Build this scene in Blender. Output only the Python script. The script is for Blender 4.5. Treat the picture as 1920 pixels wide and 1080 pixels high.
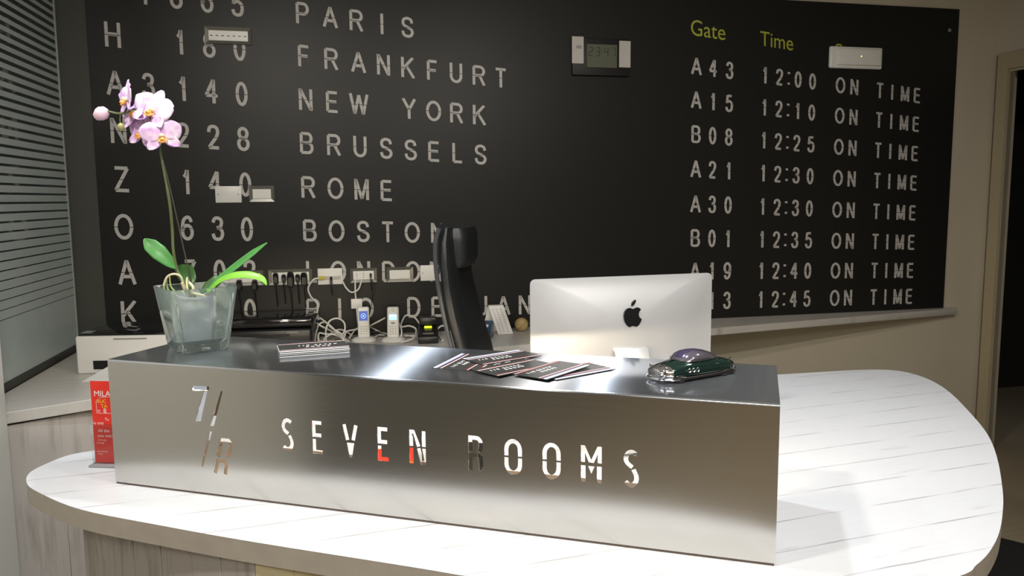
import bpy, bmesh, math, random
from mathutils import Vector, Matrix
from math import sin, cos, pi, radians, atan2, hypot
random.seed(7)
for o in list(bpy.data.objects): bpy.data.objects.remove(o)
SC = bpy.context.scene
COL = SC.collection
# ------------------------------------------------------------------ camera
F, TH, RO, CZ = 1468.33, 0.11405, 0.008425, 1.55
fw = Vector((0, cos(TH), -sin(TH))); r0 = Vector((1, 0, 0)); d0 = fw.cross(r0)
RT = cos(RO)*r0 + sin(RO)*d0; DN = -sin(RO)*r0 + cos(RO)*d0
CAM = Vector((0, 0, CZ))
cd = bpy.data.cameras.new('camera'); cam = bpy.data.objects.new('camera', cd); COL.objects.link(cam)
cam.matrix_world = Matrix(((RT.x, -DN.x, -fw.x, 0), (RT.y, -DN.y, -fw.y, 0), (RT.z, -DN.z, -fw.z, CZ), (0, 0, 0, 1)))
cd.sensor_fit = 'HORIZONTAL'; cd.sensor_width = 36; cd.lens = 36*F/1920; cd.clip_start = .05
SC.camera = cam
# ------------------------------------------------------------------ world, lights, exposure
w = bpy.data.worlds.new('world'); SC.world = w; w.use_nodes = True
w.node_tree.nodes['Background'].inputs[0].default_value = (.75, .8, .85, 1)
w.node_tree.nodes['Background'].inputs[1].default_value = .25
SC.view_settings.view_transform = 'Standard'; SC.view_settings.look = 'None'
SC.view_settings.exposure = 0; SC.view_settings.gamma = 1; SC.view_settings.use_curve_mapping = False
def spot(x, y, z, power, ang, color, rad=.035, tx=None, ty=None, blend=.6):
    l = bpy.data.lights.new('ceiling_or_fill_spot', 'SPOT'); l.energy = power; l.spot_size = radians(ang); l.spot_blend = blend
    l.color = color; l.shadow_soft_size = rad
    o = bpy.data.objects.new('ceiling_or_fill_spot', l); COL.objects.link(o); o.location = (x, y, z)
    tx = x if tx is None else tx; ty = y if ty is None else ty
    o.rotation_euler = Vector((tx-x, ty-y, -z+.9)).to_track_quat('-Z', 'Y').to_euler()
    return o
COOL = (.90, .95, 1.0); WARM = (1, .93, .82)
spot(0.02, 2.05, 2.62, 46, 100, COOL)
spot(-0.95, 1.75, 2.62, 44, 95, COOL, tx=-.8, ty=1.6)
spot(1.15, 2.05, 2.62, 34, 100, COOL, tx=1.0, ty=2.0)
spot(0.9, 0.9, 2.62, 85, 120, WARM, rad=.06, tx=.9, ty=2.6)  # added fill spot, brightens the right of the back wall
spot(-0.6, 0.9, 2.62, 85, 120, WARM, rad=.06, tx=-.7, ty=2.6)  # added fill spot, lifts the board lettering and wall at left
al = bpy.data.lights.new('ambient_fill', 'AREA'); al.shape = 'RECTANGLE'; al.size = 2.4; al.size_y = 1.2; al.energy = 60; al.color = (1, .97, .92)  # unseen area light added as soft ambient fill
ao = bpy.data.objects.new('ambient_fill', al); COL.objects.link(ao); ao.location = (.4, -.9, 2.66)
# ------------------------------------------------------------------ projection of photo measurements onto real planes
ZC = .88            # height of counter and worktops
WA, WB = 4.03846, .230613       # back wall: y = WA + WB x
def ray(x, y): return RT*((x-960)/F) + DN*((y-540)/F) + fw
def onz(x, y, z=ZC): d = ray(x, y); return CAM + d*((z-CZ)/d.z)
def onwall(x, y, off=0.0):
    d = ray(x, y); return CAM + d*((WA-off*hypot(1, WB))/(d.y-WB*d.x))
def ony(x, y, Y): d = ray(x, y); return CAM + d*(Y/d.y)
# ------------------------------------------------------------------ materials
MATS = {}
def nt(name):
    m = bpy.data.materials.new(name); m.use_nodes = True; MATS[name] = m
    return m, m.node_tree, m.node_tree.nodes['Principled BSDF']
def N(t, ty, **kw):
    n = t.nodes.new(ty)
    for k, v in kw.items():
        if k in n.inputs: n.inputs[k].default_value = v
        else: setattr(n, k, v)
    return n
def mat(name, c, rough=.5, metal=0, var=.06, scale=30, spec=.5, coat=0, trans=0, ior=1.45, emit=0, ecol=None, bump=0, alpha=1, aniso=0):
    m, t, b = nt(name); L = t.links
    b.inputs['Roughness'].default_value = rough; b.inputs['Metallic'].default_value = metal
    b.inputs['Specular IOR Level'].default_value = spec; b.inputs['Coat Weight'].default_value = coat
    b.inputs['Coat Roughness'].default_value = .05
    b.inputs['Transmission Weight'].default_value = trans; b.inputs['IOR'].default_value = ior; b.inputs['Alpha'].default_value = alpha
    if emit:
        b.inputs['Emission Color'].default_value = (*(ecol or c), 1); b.inputs['Emission Strength'].default_value = emit
    if var:
        tc = N(t, 'ShaderNodeTexCoord'); no = N(t, 'ShaderNodeTexNoise', Scale=scale, Detail=3.0)
        L.new(tc.outputs['Object'], no.inputs['Vector'])
        mx = N(t, 'ShaderNodeMix', data_type='RGBA')
        mx.inputs[6].default_value = (*[max(0, v*(1-var)) for v in c], 1); mx.inputs[7].default_value = (*[min(1, v*(1+var)) for v in c], 1)
        L.new(no.outputs['Fac'], mx.inputs[0]); L.new(mx.outputs[2], b.inputs['Base Color'])
        if bump:
            bp = N(t, 'ShaderNodeBump', Strength=bump, Distance=.002); L.new(no.outputs['Fac'], bp.inputs['Height']); L.new(bp.outputs[0], b.inputs['Normal'])
    else: b.inputs['Base Color'].default_value = (*c, 1)
    return m
def wood(name, light, dark, ang=0, seam=.13, vertical=False, rough=.38, seamstr=.5, stain=.5, wob=.02, sw=.035, st0=.54):
    """whitewashed laminate: stretched grain, grey stains, thin board lines"""
    m, t, b = nt(name); L = t.links
    ge = N(t, 'ShaderNodeNewGeometry'); mp = N(t, 'ShaderNodeMapping')
    L.new(ge.outputs['Position'], mp.inputs['Vector'])
    mp.inputs['Rotation'].default_value = (0, radians(90) if vertical else 0, -ang)
    st = N(t, 'ShaderNodeMapping'); st.inputs['Scale'].default_value = (1.6, 16, 16) if not vertical else (1.6, 16, 16)
    L.new(mp.outputs[0], st.inputs['Vector'])
    n1 = N(t, 'ShaderNodeTexNoise', Scale=2.2, Detail=5.0, Roughness=.6); L.new(st.outputs[0], n1.inputs['Vector'])
    r1 = N(t, 'ShaderNodeValToRGB'); r1.color_ramp.elements[0].position = st0; r1.color_ramp.elements[1].position = .8
    L.new(n1.outputs['Fac'], r1.inputs[0])
    s2 = N(t, 'ShaderNodeMapping'); s2.inputs['Scale'].default_value = (5, 60, 60); L.new(mp.outputs[0], s2.inputs['Vector'])
    n2 = N(t, 'ShaderNodeTexNoise', Scale=2.5, Detail=4.0); L.new(s2.outputs[0], n2.inputs['Vector'])
    # board lines
    sx = N(t, 'ShaderNodeSeparateXYZ'); L.new(mp.outputs[0], sx.inputs[0])
    n3 = N(t, 'ShaderNodeTexNoise', Scale=5.0, Detail=3.0); L.new(mp.outputs[0], n3.inputs['Vector'])
    wv = N(t, 'ShaderNodeMath', operation='MULTIPLY_ADD'); L.new(n3.outputs['Fac'], wv.inputs[0]); wv.inputs[1].default_value = wob; L.new(sx.outputs[1], wv.inputs[2])
    dv = N(t, 'ShaderNodeMath', operation='DIVIDE'); L.new(wv.outputs[0], dv.inputs[0]); dv.inputs[1].default_value = seam
    fr = N(t, 'ShaderNodeMath', operation='FRACT'); L.new(dv.outputs[0], fr.inputs[0])
    pp = N(t, 'ShaderNodeMath', operation='PINGPONG'); L.new(fr.outputs[0], pp.inputs[0]); pp.inputs[1].default_value = .5
    mr = N(t, 'ShaderNodeMapRange'); L.new(pp.outputs[0], mr.inputs[0]); mr.inputs[1].default_value = 0; mr.inputs[2].default_value = sw; mr.inputs[3].default_value = 1; mr.inputs[4].default_value = 0
    n4 = N(t, 'ShaderNodeTexNoise', Scale=7.0, Detail=2.0); L.new(mp.outputs[0], n4.inputs['Vector'])
    r4 = N(t, 'ShaderNodeValToRGB'); r4.color_ramp.elements[0].position = .30; r4.color_ramp.elements[1].position = .60; L.new(n4.outputs['Fac'], r4.inputs[0])
    ml = N(t, 'ShaderNodeMath', operation='MULTIPLY'); L.new(mr.outputs[0], ml.inputs[0]); L.new(r4.outputs[0], ml.inputs[1])
    ms = N(t, 'ShaderNodeMath', operation='MULTIPLY'); L.new(ml.outputs[0], ms.inputs[0]); ms.inputs[1].default_value = seamstr
    a1 = N(t, 'ShaderNodeMath', operation='MULTIPLY'); L.new(r1.outputs[0], a1.inputs[0]); a1.inputs[1].default_value = stain
    n2m = N(t, 'ShaderNodeMath', operation='MULTIPLY_ADD'); L.new(n2.outputs['Fac'], n2m.inputs[0]); n2m.inputs[1].default_value = .12; L.new(a1.outputs[0], n2m.inputs[2])
    mxx = N(t, 'ShaderNodeMath', operation='MAXIMUM'); L.new(n2m.outputs[0], mxx.inputs[0]); L.new(ms.outputs[0], mxx.inputs[1])
    mx = N(t, 'ShaderNodeMix', data_type='RGBA'); L.new(mxx.outputs[0], mx.inputs[0])
    mx.inputs[6].default_value = (*light, 1); mx.inputs[7].default_value = (*dark, 1); L.new(mx.outputs[2], b.inputs['Base Color'])
    b.inputs['Roughness'].default_value = rough
    return m
def brushed(name, c, rough, aniso, rot=0, bump=.05):
    m, t, b = nt(name); L = t.links
    b.inputs['Metallic'].default_value = 1; b.inputs['Roughness'].default_value = rough
    tc = N(t, 'ShaderNodeTexCoord'); mp = N(t, 'ShaderNodeMapping'); mp.inputs['Scale'].default_value = (3, 400, 400); L.new(tc.outputs['Object'], mp.inputs['Vector'])
    no = N(t, 'ShaderNodeTexNoise', Scale=1.0, Detail=4.0); L.new(mp.outputs[0], no.inputs['Vector'])
    mr = N(t, 'ShaderNodeMapRange'); L.new(no.outputs['Fac'], mr.inputs[0]); mr.inputs[3].default_value = rough*.85; mr.inputs[4].default_value = rough*1.15
    L.new(mr.outputs[0], b.inputs['Roughness'])
    mx = N(t, 'ShaderNodeMix', data_type='RGBA'); L.new(no.outputs['Fac'], mx.inputs[0])
    mx.inputs[6].default_value = (*[v*.95 for v in c], 1); mx.inputs[7].default_value = (*[v*1.04 for v in c], 1); L.new(mx.outputs[2], b.inputs['Base Color'])
    if aniso:
        b.inputs['Anisotropic'].default_value = aniso; b.inputs['Anisotropic Rotation'].default_value = rot
        tg = N(t, 'ShaderNodeTangent', direction_type='UV_MAP'); L.new(tg.outputs[0], b.inputs['Tangent'])
    return m
M_wallcream = mat('cream_plaster', (.56, .51, .41), .85, var=.05, scale=6)
M_walltan = mat('tan_plaster', (.42, .34, .22), .85, var=.05, scale=6)
M_pale = mat('pale_lacquer', (.62, .62, .58), .6, var=.03)
M_ceil = mat('ceiling_paint', (.62, .60, .56), .9, var=.03)
M_panel = mat('black_board', (.013, .0135, .013), .42, var=.1, scale=40, spec=.32)
M_letter = mat('grey_print', (.52, .51, .50), .6, var=.08, scale=60)
M_yel = mat('lime_print', (.42, .45, .05), .6, var=.05)
M_colm = mat('dark_column_paint', (.055, .058, .05), .6, var=.1, scale=10)
M_top = wood('whitewash_top', (.70, .72, .76), (.20, .18, .19), ang=radians(19), seam=.118, seamstr=.85, stain=.40, sw=.028, st0=.62, wob=.012)
M_desk = wood('whitewash_desk', (.62, .60, .57), (.30, .28, .26), ang=radians(13), seam=.14, seamstr=.6, stain=.3)
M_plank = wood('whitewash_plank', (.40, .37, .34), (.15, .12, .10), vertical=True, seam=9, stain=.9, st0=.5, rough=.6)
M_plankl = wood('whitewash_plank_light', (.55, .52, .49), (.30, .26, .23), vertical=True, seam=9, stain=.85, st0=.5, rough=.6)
M_edge = mat('edge_band', (.42, .38, .33), .5, var=.12, scale=25)
M_edgel = mat('edge_band_light', (.52, .46, .38), .5, var=.1, scale=25)
M_dark = mat('dark_gap', (.015, .015, .015), .7)
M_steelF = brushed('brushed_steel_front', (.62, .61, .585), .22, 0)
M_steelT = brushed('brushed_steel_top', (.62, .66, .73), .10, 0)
def hazy(m, rough2, fac, c):
    t = m.node_tree; L = t.links; b = t.nodes['Principled BSDF']; out = t.nodes['Material Output']
    g = N(t, 'ShaderNodeBsdfAnisotropic', Roughness=rough2, Color=(*c, 1)); g.inputs['Anisotropy'].default_value = .8; tg = N(t, 'ShaderNodeTangent', direction_type='UV_MAP'); L.new(tg.outputs[0], g.inputs['Tangent']); mx = N(t, 'ShaderNodeMixShader', Fac=fac)
    L.new(b.outputs[0], mx.inputs[1]); L.new(g.outputs[0], mx.inputs[2]); L.new(mx.outputs[0], out.inputs[0])
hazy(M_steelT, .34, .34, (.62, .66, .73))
M_steelE = mat('steel_edge', (.8, .8, .84), .22, 1, var=0)
M_floor = wood('floor_boards', (.38, .32, .23), (.18, .14, .10), ang=.3, seam=.18, rough=.4)
M_floorpatch = mat('floor_patch_black', (.012, .012, .012), .9, var=.3, scale=200, bump=.4)
M_black = mat('black_plastic', (.012, .012, .013), .35, var=.1)
M_blackg = mat('black_gloss', (.008, .008, .009), .08, var=0, coat=.6)
M_white = mat('white_plastic', (.80, .80, .78), .35, var=.03)
M_whiteb = mat('white_paper', (.82, .82, .82), .7, var=.03)
M_grey = mat('grey_plastic', (.25, .25, .25), .4)
M_frame = mat('socket_frame', (.14, .14, .12), .25, .3, var=.08, spec=.6)
M_chrome = mat('chrome', (.85, .85, .9), .06, 1, var=0)
M_alu = mat('satin_aluminium', (.52, .53, .55), .48, .5, var=.01)
M_leather = mat('black_leather', (.008, .009, .010), .45, var=.25, scale=180, bump=.5, spec=.5)
M_glass = mat('clear_glass', (.93, .99, .96), .0, var=0, trans=1, ior=1.45)
def glass_lighten(m, f, c):
    t = m.node_tree; L = t.links; b = t.nodes['Principled BSDF']; out = t.nodes['Material Output']
    g = N(t, 'ShaderNodeBsdfDiffuse', Color=(*c, 1)); h = N(t, 'ShaderNodeBsdfTranslucent', Color=(*c, 1)); a = N(t, 'ShaderNodeMixShader', Fac=.5); mx = N(t, 'ShaderNodeMixShader', Fac=f)
    L.new(g.outputs[0], a.inputs[1]); L.new(h.outputs[0], a.inputs[2]); L.new(b.outputs[0], mx.inputs[1]); L.new(a.outputs[0], mx.inputs[2]); L.new(mx.outputs[0], out.inputs[0])
glass_lighten(M_glass, .11, (.75, .88, .82))  # pale diffuse mix stands in for light refracted in the vase
M_acryl = mat('acrylic', (.95, .97, .97), .02, var=0, trans=1, ior=1.3)
M_pot = mat('clear_plastic_pot', (.72, .72, .80), .3, var=.25, scale=40, trans=.55, ior=1.1, alpha=.8)
M_pane = mat('dark_pane', (.035, .045, .045), .04, var=0, spec=.6)
M_film = mat('frosted_film', (.52, .60, .60), .22, var=.06, scale=12, spec=.5)
M_red = mat('red_print', (.75, .035, .02), .4, var=.03)
M_redd = mat('dull_red_print', (.45, .05, .05), .4, var=.03)
M_yellow = mat('yellow_print', (.85, .6, .03), .5)
M_orange = mat('orange_print', (.85, .2, .03), .5)
M_card = mat('dark_card', (.045, .045, .045), .28, var=.05)
M_blue = mat('blue_print', (.2, .35, .75), .4, var=.3, scale=80)
M_stemm = mat('stem_green', (.09, .11, .04), .5, var=.25, scale=90)
M_stemd = mat('dark_rod_brown', (.05, .045, .035), .5, var=.2)
M_leaf = mat('leaf_green', (.07, .24, .06), .3, var=.25, scale=40, spec=.5)
M_leafl = mat('leaf_lime', (.20, .48, .05), .35, var=.2, scale=40)
M_leafd = mat('leaf_dark', (.03, .09, .02), .35, var=.2, scale=40)
M_root = mat('root_cream', (.62, .56, .38), .7, var=.25, scale=120)
M_rootg = mat('root_green', (.32, .42, .14), .6, var=.2, scale=120)
M_moss = mat('potting_moss', (.16, .20, .10), .9, var=.6, scale=60)
M_lip = mat('lip_orange', (.85, .35, .08), .5, var=.4, scale=150)
M_col = mat('column_cream', (.85, .8, .45), .5, var=.1)
M_bud = mat('bud_pink', (.80, .55, .70), .5, var=.15, scale=80)
M_budg = mat('bud_green', (.30, .30, .12), .5, var=.2, scale=80)
def petal_mat():
    m, t, b = nt('petal_lilac'); L = t.links
    tc = N(t, 'ShaderNodeTexCoord'); no = N(t, 'ShaderNodeTexNoise', Scale=45.0, Detail=2.0); L.new(tc.outputs['Object'], no.inputs['Vector'])
    r = N(t, 'ShaderNodeValToRGB'); r.color_ramp.elements[0].position = .3; r.color_ramp.elements[0].color = (.55, .28, .66, 1)
    r.color_ramp.elements[1].position = .7; r.color_ramp.elements[1].color = (.90, .78, .92, 1)
    L.new(no.outputs['Fac'], r.inputs[0]); L.new(r.outputs[0], b.inputs['Base Color'])
    b.inputs['Roughness'].default_value = .5; b.inputs['Subsurface Weight'].default_value = .15; b.inputs['Subsurface Radius'].default_value = (.01, .006, .01)
    return m
M_petal = petal_mat()
M_cargreen = mat('car_green', (.006, .028, .022), .12, .4, var=0, coat=1)
M_carglass = mat('car_window', (.42, .39, .50), .07, .9, var=0)
M_rubber = mat('rubber', (.02, .02, .02), .8)
M_lcd = mat('lcd_grey', (.10, .11, .075), .4)
M_lcdd = mat('lcd_digit', (.02, .025, .015), .5)
M_tape = mat('white_tape', (.52, .50, .47), .6)
M_scrb = mat('screen_blue', (.02, .04, .25), .2, var=0, emit=.6, ecol=(.03, .07, .45))
M_scrl = mat('screen_light', (.3, .6, .95), .2, var=0, emit=1.1, ecol=(.3, .65, 1))
M_scrw = mat('screen_white', (.8, .9, 1), .2, var=0, emit=1.2, ecol=(.7, .85, 1))
M_led = mat('led_green', (.5, 1, .1), .3, var=0, emit=4, ecol=(.5, 1, .1))
M_ledy = mat('display_yellow', (.8, .9, .05), .3, var=0, emit=.9, ecol=(.75, .9, .03))
M_ledw = mat('led_strip_warm', (1, .85, .6), .3, var=0, emit=170, ecol=(1, .84, .6))
M_bluedev = mat('blue_plastic', (.03, .08, .16), .35, var=.1)
M_ball = mat('ball_leather', (.50, .38, .17), .6, var=.2, scale=60)
M_stitch = mat('ball_stitch', (.16, .09, .04), .7)
M_cable = mat('white_cable', (.74, .73, .70), .45)
M_cableb = mat('black_cable', (.015, .015, .015), .4)
M_recess = mat('lit_recess_yellow', (.62, .55, .34), .5, var=.04)  # pale yellow panel; the recess light is put into its colour
M_brown = mat('brown_wall_paint', (.17, .165, .145), .8, var=.1)
M_gdark = mat('unlit_room_dark', (.02, .02, .018), .9)  # near-black colour carries the darkness of the unlit rooms
M_redfab = mat('red_fabric', (.30, .05, .035), .8, var=.15)
# ------------------------------------------------------------------ mesh helpers
class MB:
    def __init__(s): s.v = []; s.f = []; s.m = []
    def add(s, vs, fs, mi=0):
        k = len(s.v); s.v += [tuple(v) for v in vs]; s.f += [tuple(i+k for i in f) for f in fs]; s.m += [mi]*len(fs); return s
    def box(s, c, d, R=None, mi=0):
        vs = []
        for i in (-1, 1):
            for j in (-1, 1):
                for k in (-1, 1):
                    v = Vector((i*d[0]/2, j*d[1]/2, k*d[2]/2)); v = (R @ v) if R else v; vs.append(v+Vector(c))
        return s.add(vs, [(0, 1, 3, 2), (4, 6, 7, 5), (0, 4, 5, 1), (2, 3, 7, 6), (0, 2, 6, 4), (1, 5, 7, 3)], mi)
    def prism(s, pts, z0, z1, mi=0):
        n = len(pts); vs = [(p[0], p[1], z0) for p in pts]+[(p[0], p[1], z1) for p in pts]
        return s.add(vs, [tuple(range(n-1, -1, -1)), tuple(range(n, 2*n))]+[(i, (i+1) % n, n+(i+1) % n, n+i) for i in range(n)], mi)
    def tube(s, pts, r, n=8, mi=0, caps=True):
        pts = [Vector(p) for p in pts]; R = r if isinstance(r, (list, tuple)) else [r]*len(pts); vs = []; up = None
        for i, p in enumerate(pts):
            t = (pts[min(i+1, len(pts)-1)]-pts[max(i-1, 0)]).normalized()
            if up is None: up = t.orthogonal().normalized()
            up = (up-t*up.dot(t)).normalized(); b = t.cross(up)
            vs += [p+(up*cos(2*pi*k/n)+b*sin(2*pi*k/n))*R[i] for k in range(n)]
        fs = [(i*n+k, i*n+(k+1) % n, (i+1)*n+(k+1) % n, (i+1)*n+k) for i in range(len(pts)-1) for k in range(n)]
        if caps: fs += [tuple(range(n-1, -1, -1)), tuple((len(pts)-1)*n+k for k in range(n))]
        return s.add(vs, fs, mi)
    def lathe(s, prof, c=(0, 0, 0), n=24, mi=0, sx=1, sy=1, R=None):
        vs = []
        for (r, z) in prof:
            for k in range(n):
                v = Vector((r*cos(2*pi*k/n)*sx, r*sin(2*pi*k/n)*sy, z)); v = (R @ v) if R else v; vs.append(v+Vector(c))
        fs = [(i*n+k, i*n+(k+1) % n, (i+1)*n+(k+1) % n, (i+1)*n+k) for i in range(len(prof)-1) for k in range(n)]
        return s.add(vs, fs, mi)
    def loft(s, rings, mi=0, caps=True):
        n = len(rings[0]); vs = [p for r in rings for p in r]
        fs = [(i*n+k, i*n+(k+1) % n, (i+1)*n+(k+1) % n, (i+1)*n+k) for i in range(len(rings)-1) for k in range(n)]
        if caps: fs += [tuple(range(n-1, -1, -1)), tuple((len(rings)-1)*n+k for k in range(n))]
        return s.add(vs, fs, mi)
    def build(s, name, mats, parent=None, smooth=False, bevel=0, seg=2, mw=None, norm=True):
        me = bpy.data.meshes.new(name); me.from_pydata(s.v, [], s.f)
        for m in (mats if isinstance(mats, (list, tuple)) else [mats]): me.materials.append(m)
        me.polygons.foreach_set('material_index', s.m)
        if bevel or norm:
            b = bmesh.new(); b.from_mesh(me)
            if bevel:
                ed = [e for e in b.edges if len(e.link_faces) == 2 and e.calc_face_angle(0) > .6]
                bmesh.ops.bevel(b, geom=ed, offset=bevel, segments=seg, profile=.5, affect='EDGES', clamp_overlap=True)
            bmesh.ops.recalc_face_normals(b, faces=b.faces); b.to_mesh(me); b.free()
        if smooth or bevel:
            me.polygons.foreach_set('use_smooth', [True]*len(me.polygons))
            try: me.set_sharp_from_angle(angle=radians(38))
            except Exception: pass
        me.update()
        o = bpy.data.objects.new(name, me); COL.objects.link(o)
        if parent: o.parent = parent
        if mw is not None: o.matrix_world = mw
        return o
def tag(o, label, cat, group=None):
    o['label'] = label; o['category'] = cat
    if group: o['group'] = group
    return o
def lab(o, s): o['label'] = s; return o
def struct(o): o['kind'] = 'structure'; return o
def empty(name, loc, label, cat, rz=0, group=None, rx=0):
    o = bpy.data.objects.new(name, None); COL.objects.link(o); o.location = loc; o.rotation_euler = (rx, 0, rz); o.empty_display_size = .05
    return tag(o, label, cat, group)
def cr(pts, n=8, closed=False):
    P = [Vector(p) for p in pts]; out = []; m = len(P)
    for i in range(m if closed else m-1):
        if closed: a, b, c, d = P[(i-1) % m], P[i], P[(i+1) % m], P[(i+2) % m]
        else: a, b, c, d = P[max(i-1, 0)], P[i], P[i+1], P[min(i+2, m-1)]
        for k in range(n):
            t = k/n; out.append(.5*((2*b)+(c-a)*t+(2*a-5*b+4*c-d)*t*t+(-a+3*b-3*c+d)*t**3))
    if not closed: out.append(P[-1])
    return out
# ------------------------------------------------------------------ monoline glyphs (own stroke alphabet)
def el(cx, cy, rx, ry, a0=0, a1=360, n=20):
    return [(cx+rx*cos(radians(a0+(a1-a0)*i/n)), cy+ry*sin(radians(a0+(a1-a0)*i/n))) for i in range(n+1)]
def cc(pts, n=5): return [(p.x, p.y) for p in cr([(a, b, 0) for a, b in pts], n)]
GL = {
 'A': (.72, [[(0, -.05), (.5, 1.02)], [(.5, 1.02), (1, -.05)], [(.2, .3), (.8, .3)]]),
 'B': (.62, [[(0, 0), (0, 1)], [(0, 1), (.6, 1)]+el(.6, .76, .33, .24, 90, -90, 8)+[(0, .52)], [(0, .52), (.62, .52)]+el(.62, .26, .38, .26, 90, -90, 8)+[(0, 0)]]),
 'C': (.68, [el(.5, .5, .5, .5, 35, 325)]),
 'D': (.64, [[(0, 0), (0, 1)], [(0, 1), (.45, 1)]+el(.45, .5, .55, .5, 90, -90, 14)+[(0, 0)]]),
 'E': (.58, [[(0, 0), (0, 1)], [(0, 1), (1, 1)], [(0, .52), (.93, .52)], [(0, 0), (1.03, 0)]]),
 'F': (.55, [[(0, -.06), (0, 1)], [(0, 1), (1, 1)], [(0, .5), (.9, .5)]]),
 'G': (.7, [el(.5, .5, .5, .5, 40, 350), [(.55, .45), (1, .45), (1, .1)]]),
 'H': (.62, [[(0, -.06), (0, 1.06)], [(1, -.06), (1, 1.06)], [(0, .52), (1, .52)]]),
 'I': (.12, [[(.5, -.06), (.5, 1.06)]]),
 'J': (.46, [[(1, 1.06), (1, .3)]+el(.5, .27, .5, .27, 0, -190, 12)]),
 'K': (.66, [[(0, -.06), (0, 1.06)], [(0, .38), (.95, 1.06)], [(.33, .62), (1.02, -.06)]]),
 'L': (.52, [[(0, 1.06), (0, 0)], [(0, 0), (1.05, 0)]]),
 'M': (.68, [[(0, -.06), (0, 1.06)], [(1, -.06), (1, 1.06)], [(.02, 1.05), (.5, 0)], [(.98, 1.05), (.5, 0)]]),
 'N': (.62, [[(0, -.06), (0, 1.06)], [(1, -.06), (1, 1.06)], [(.02, 1.03), (.98, -.03)]]),
 'O': (.74, [el(.5, .5, .5, .5, 0, 360, 28)]),
 'P': (.6, [[(0, -.06), (0, 1)], [(0, 1), (.6, 1)]+el(.6, .73, .4, .27, 90, -90, 8)+[(0, .46)]]),
 'R': (.64, [[(0, -.06), (0, 1)], [(0, 1), (.6, 1)]+el(.6, .75, .38, .25, 90, -90, 8)+[(0, .5)], [(.55, .5), (1.02, -.05)]]),
 'S': (.6, [cc([(.96, .74), (.85, .93), (.5, 1), (.15, .93), (.04, .75), (.18, .59), (.5, .51), (.85, .41), (1, .24), (.84, .06), (.5, 0), (.14, .07), (0, .28)])]),
 'T': (.6, [[(-.05, 1), (1.05, 1)], [(.5, 1), (.5, -.06)]]),
 'U': (.62, [[(0, 1.06), (0, .33)]+el(.5, .33, .5, .33, 180, 360, 14)+[(1, 1.06)]]),
 'V': (.68, [[(0, 1.06), (.5, 0)], [(1, 1.06), (.5, 0)]]),
 'W': (.92, [[(0, 1.06), (.25, -.03)], [(.25, -.03), (.5, 1)], [(.5, 1), (.75, -.03)], [(.75, -.03), (1, 1.06)]]),
 'Y': (.7, [[(0, 1.06), (.5, .46)], [(1, 1.06), (.5, .46)], [(.5, .48), (.5, -.06)]]),
 'Z': (.64, [[(0, 1), (1, 1)], [(.98, 1), (.02, 0)], [(0, 0), (1.03, 0)]]),
 '0': (.5, [el(.5, .5, .5, .5, 0, 360, 24)]),
 '1': (.32, [[(0, .74), (.45, .82), (.75, 1.05)], [(.8, 1.06), (.8, -.06)]]),
 '2': (.52, [cc([(.02, .72), (.14, .93), (.5, 1), (.86, .93), (.97, .74), (.8, .5), (.4, .25), (.02, .0)]), [(0, 0), (1.05, 0)]]),
 '3': (.52, [cc([(.04, .78), (.2, .95), (.5, 1), (.84, .93), (.93, .77), (.78, .59), (.4, .54)]), cc([(.4, .54), (.8, .5), (1, .28), (.84, .06), (.5, 0), (.15, .06), (0, .26)])]),
 '4': (.56, [[(.74, -.06), (.74, 1.05)], [(.72, 1.04), (.0, .3)], [(0, .3), (1.1, .3)]]),
 '5': (.52, [[(.92, 1), (.2, 1)], [(.2, 1.03), (.08, .5)], cc([(.06, .5), (.28, .63), (.6, .64), (.92, .53), (1, .32), (.85, .07), (.45, 0), (.12, .07), (0, .25)])]),
 '6': (.52, [cc([(.95, .78), (.8, .95), (.52, 1), (.16, .86), (.01, .5), (0, .3)]), el(.5, .31, .5, .31, 0, 360, 18)]),
 '7': (.52, [[(-.03, 1), (1, 1)], cc([(1, 1), (.6, .6), (.38, .25), (.32, -.06)])]),
 '8': (.52, [el(.5, .77, .43, .23, 0, 360, 16), el(.5, .27, .5, .27, 0, 360, 18)]),
 '9': (.52, [cc([(.05, .22), (.2, .05), (.48, 0), (.84, .14), (.99, .5), (1, .7)]), el(.5, .69, .5, .31, 0, 360, 18)]),
 ':': (.12, [[(.5, .06), (.5, .2)], [(.5, .8), (.5, .94)]]),
 '/': (.4, [[(0, -.05), (1, 1.05)]]),
}
def ribbon(pts, t, cap=0):
    """mitred outline of a centre line -> (left side, right side)"""
    P = [Vector((p[0], p[1])) for p in pts]; Q = [P[0]]
    for p in P[1:]:
        if (p-Q[-1]).length > 1e-5: Q.append(p)
    P = Q; n = len(P); closed = n > 3 and (P[0]-P[-1]).length < 1e-4; Lf = []; Rt = []
    for i in range(n):
        a = (P[i]-P[i-1]).normalized() if i > 0 else ((P[0]-P[-2]).normalized() if closed else None)
        b = (P[i+1]-P[i]).normalized() if i < n-1 else ((P[1]-P[0]).normalized() if closed else None)
        a = a or b; b = b or a
        m = a+b
        if m.length < .3: m = b.copy()
        m.normalize(); nn = Vector((-m.y, m.x)); k = 1/max(.45, nn.dot(Vector((-b.y, b.x))))
        Lf.append(P[i]+nn*t/2*k); Rt.append(P[i]-nn*t/2*k)
    return Lf, Rt
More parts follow.
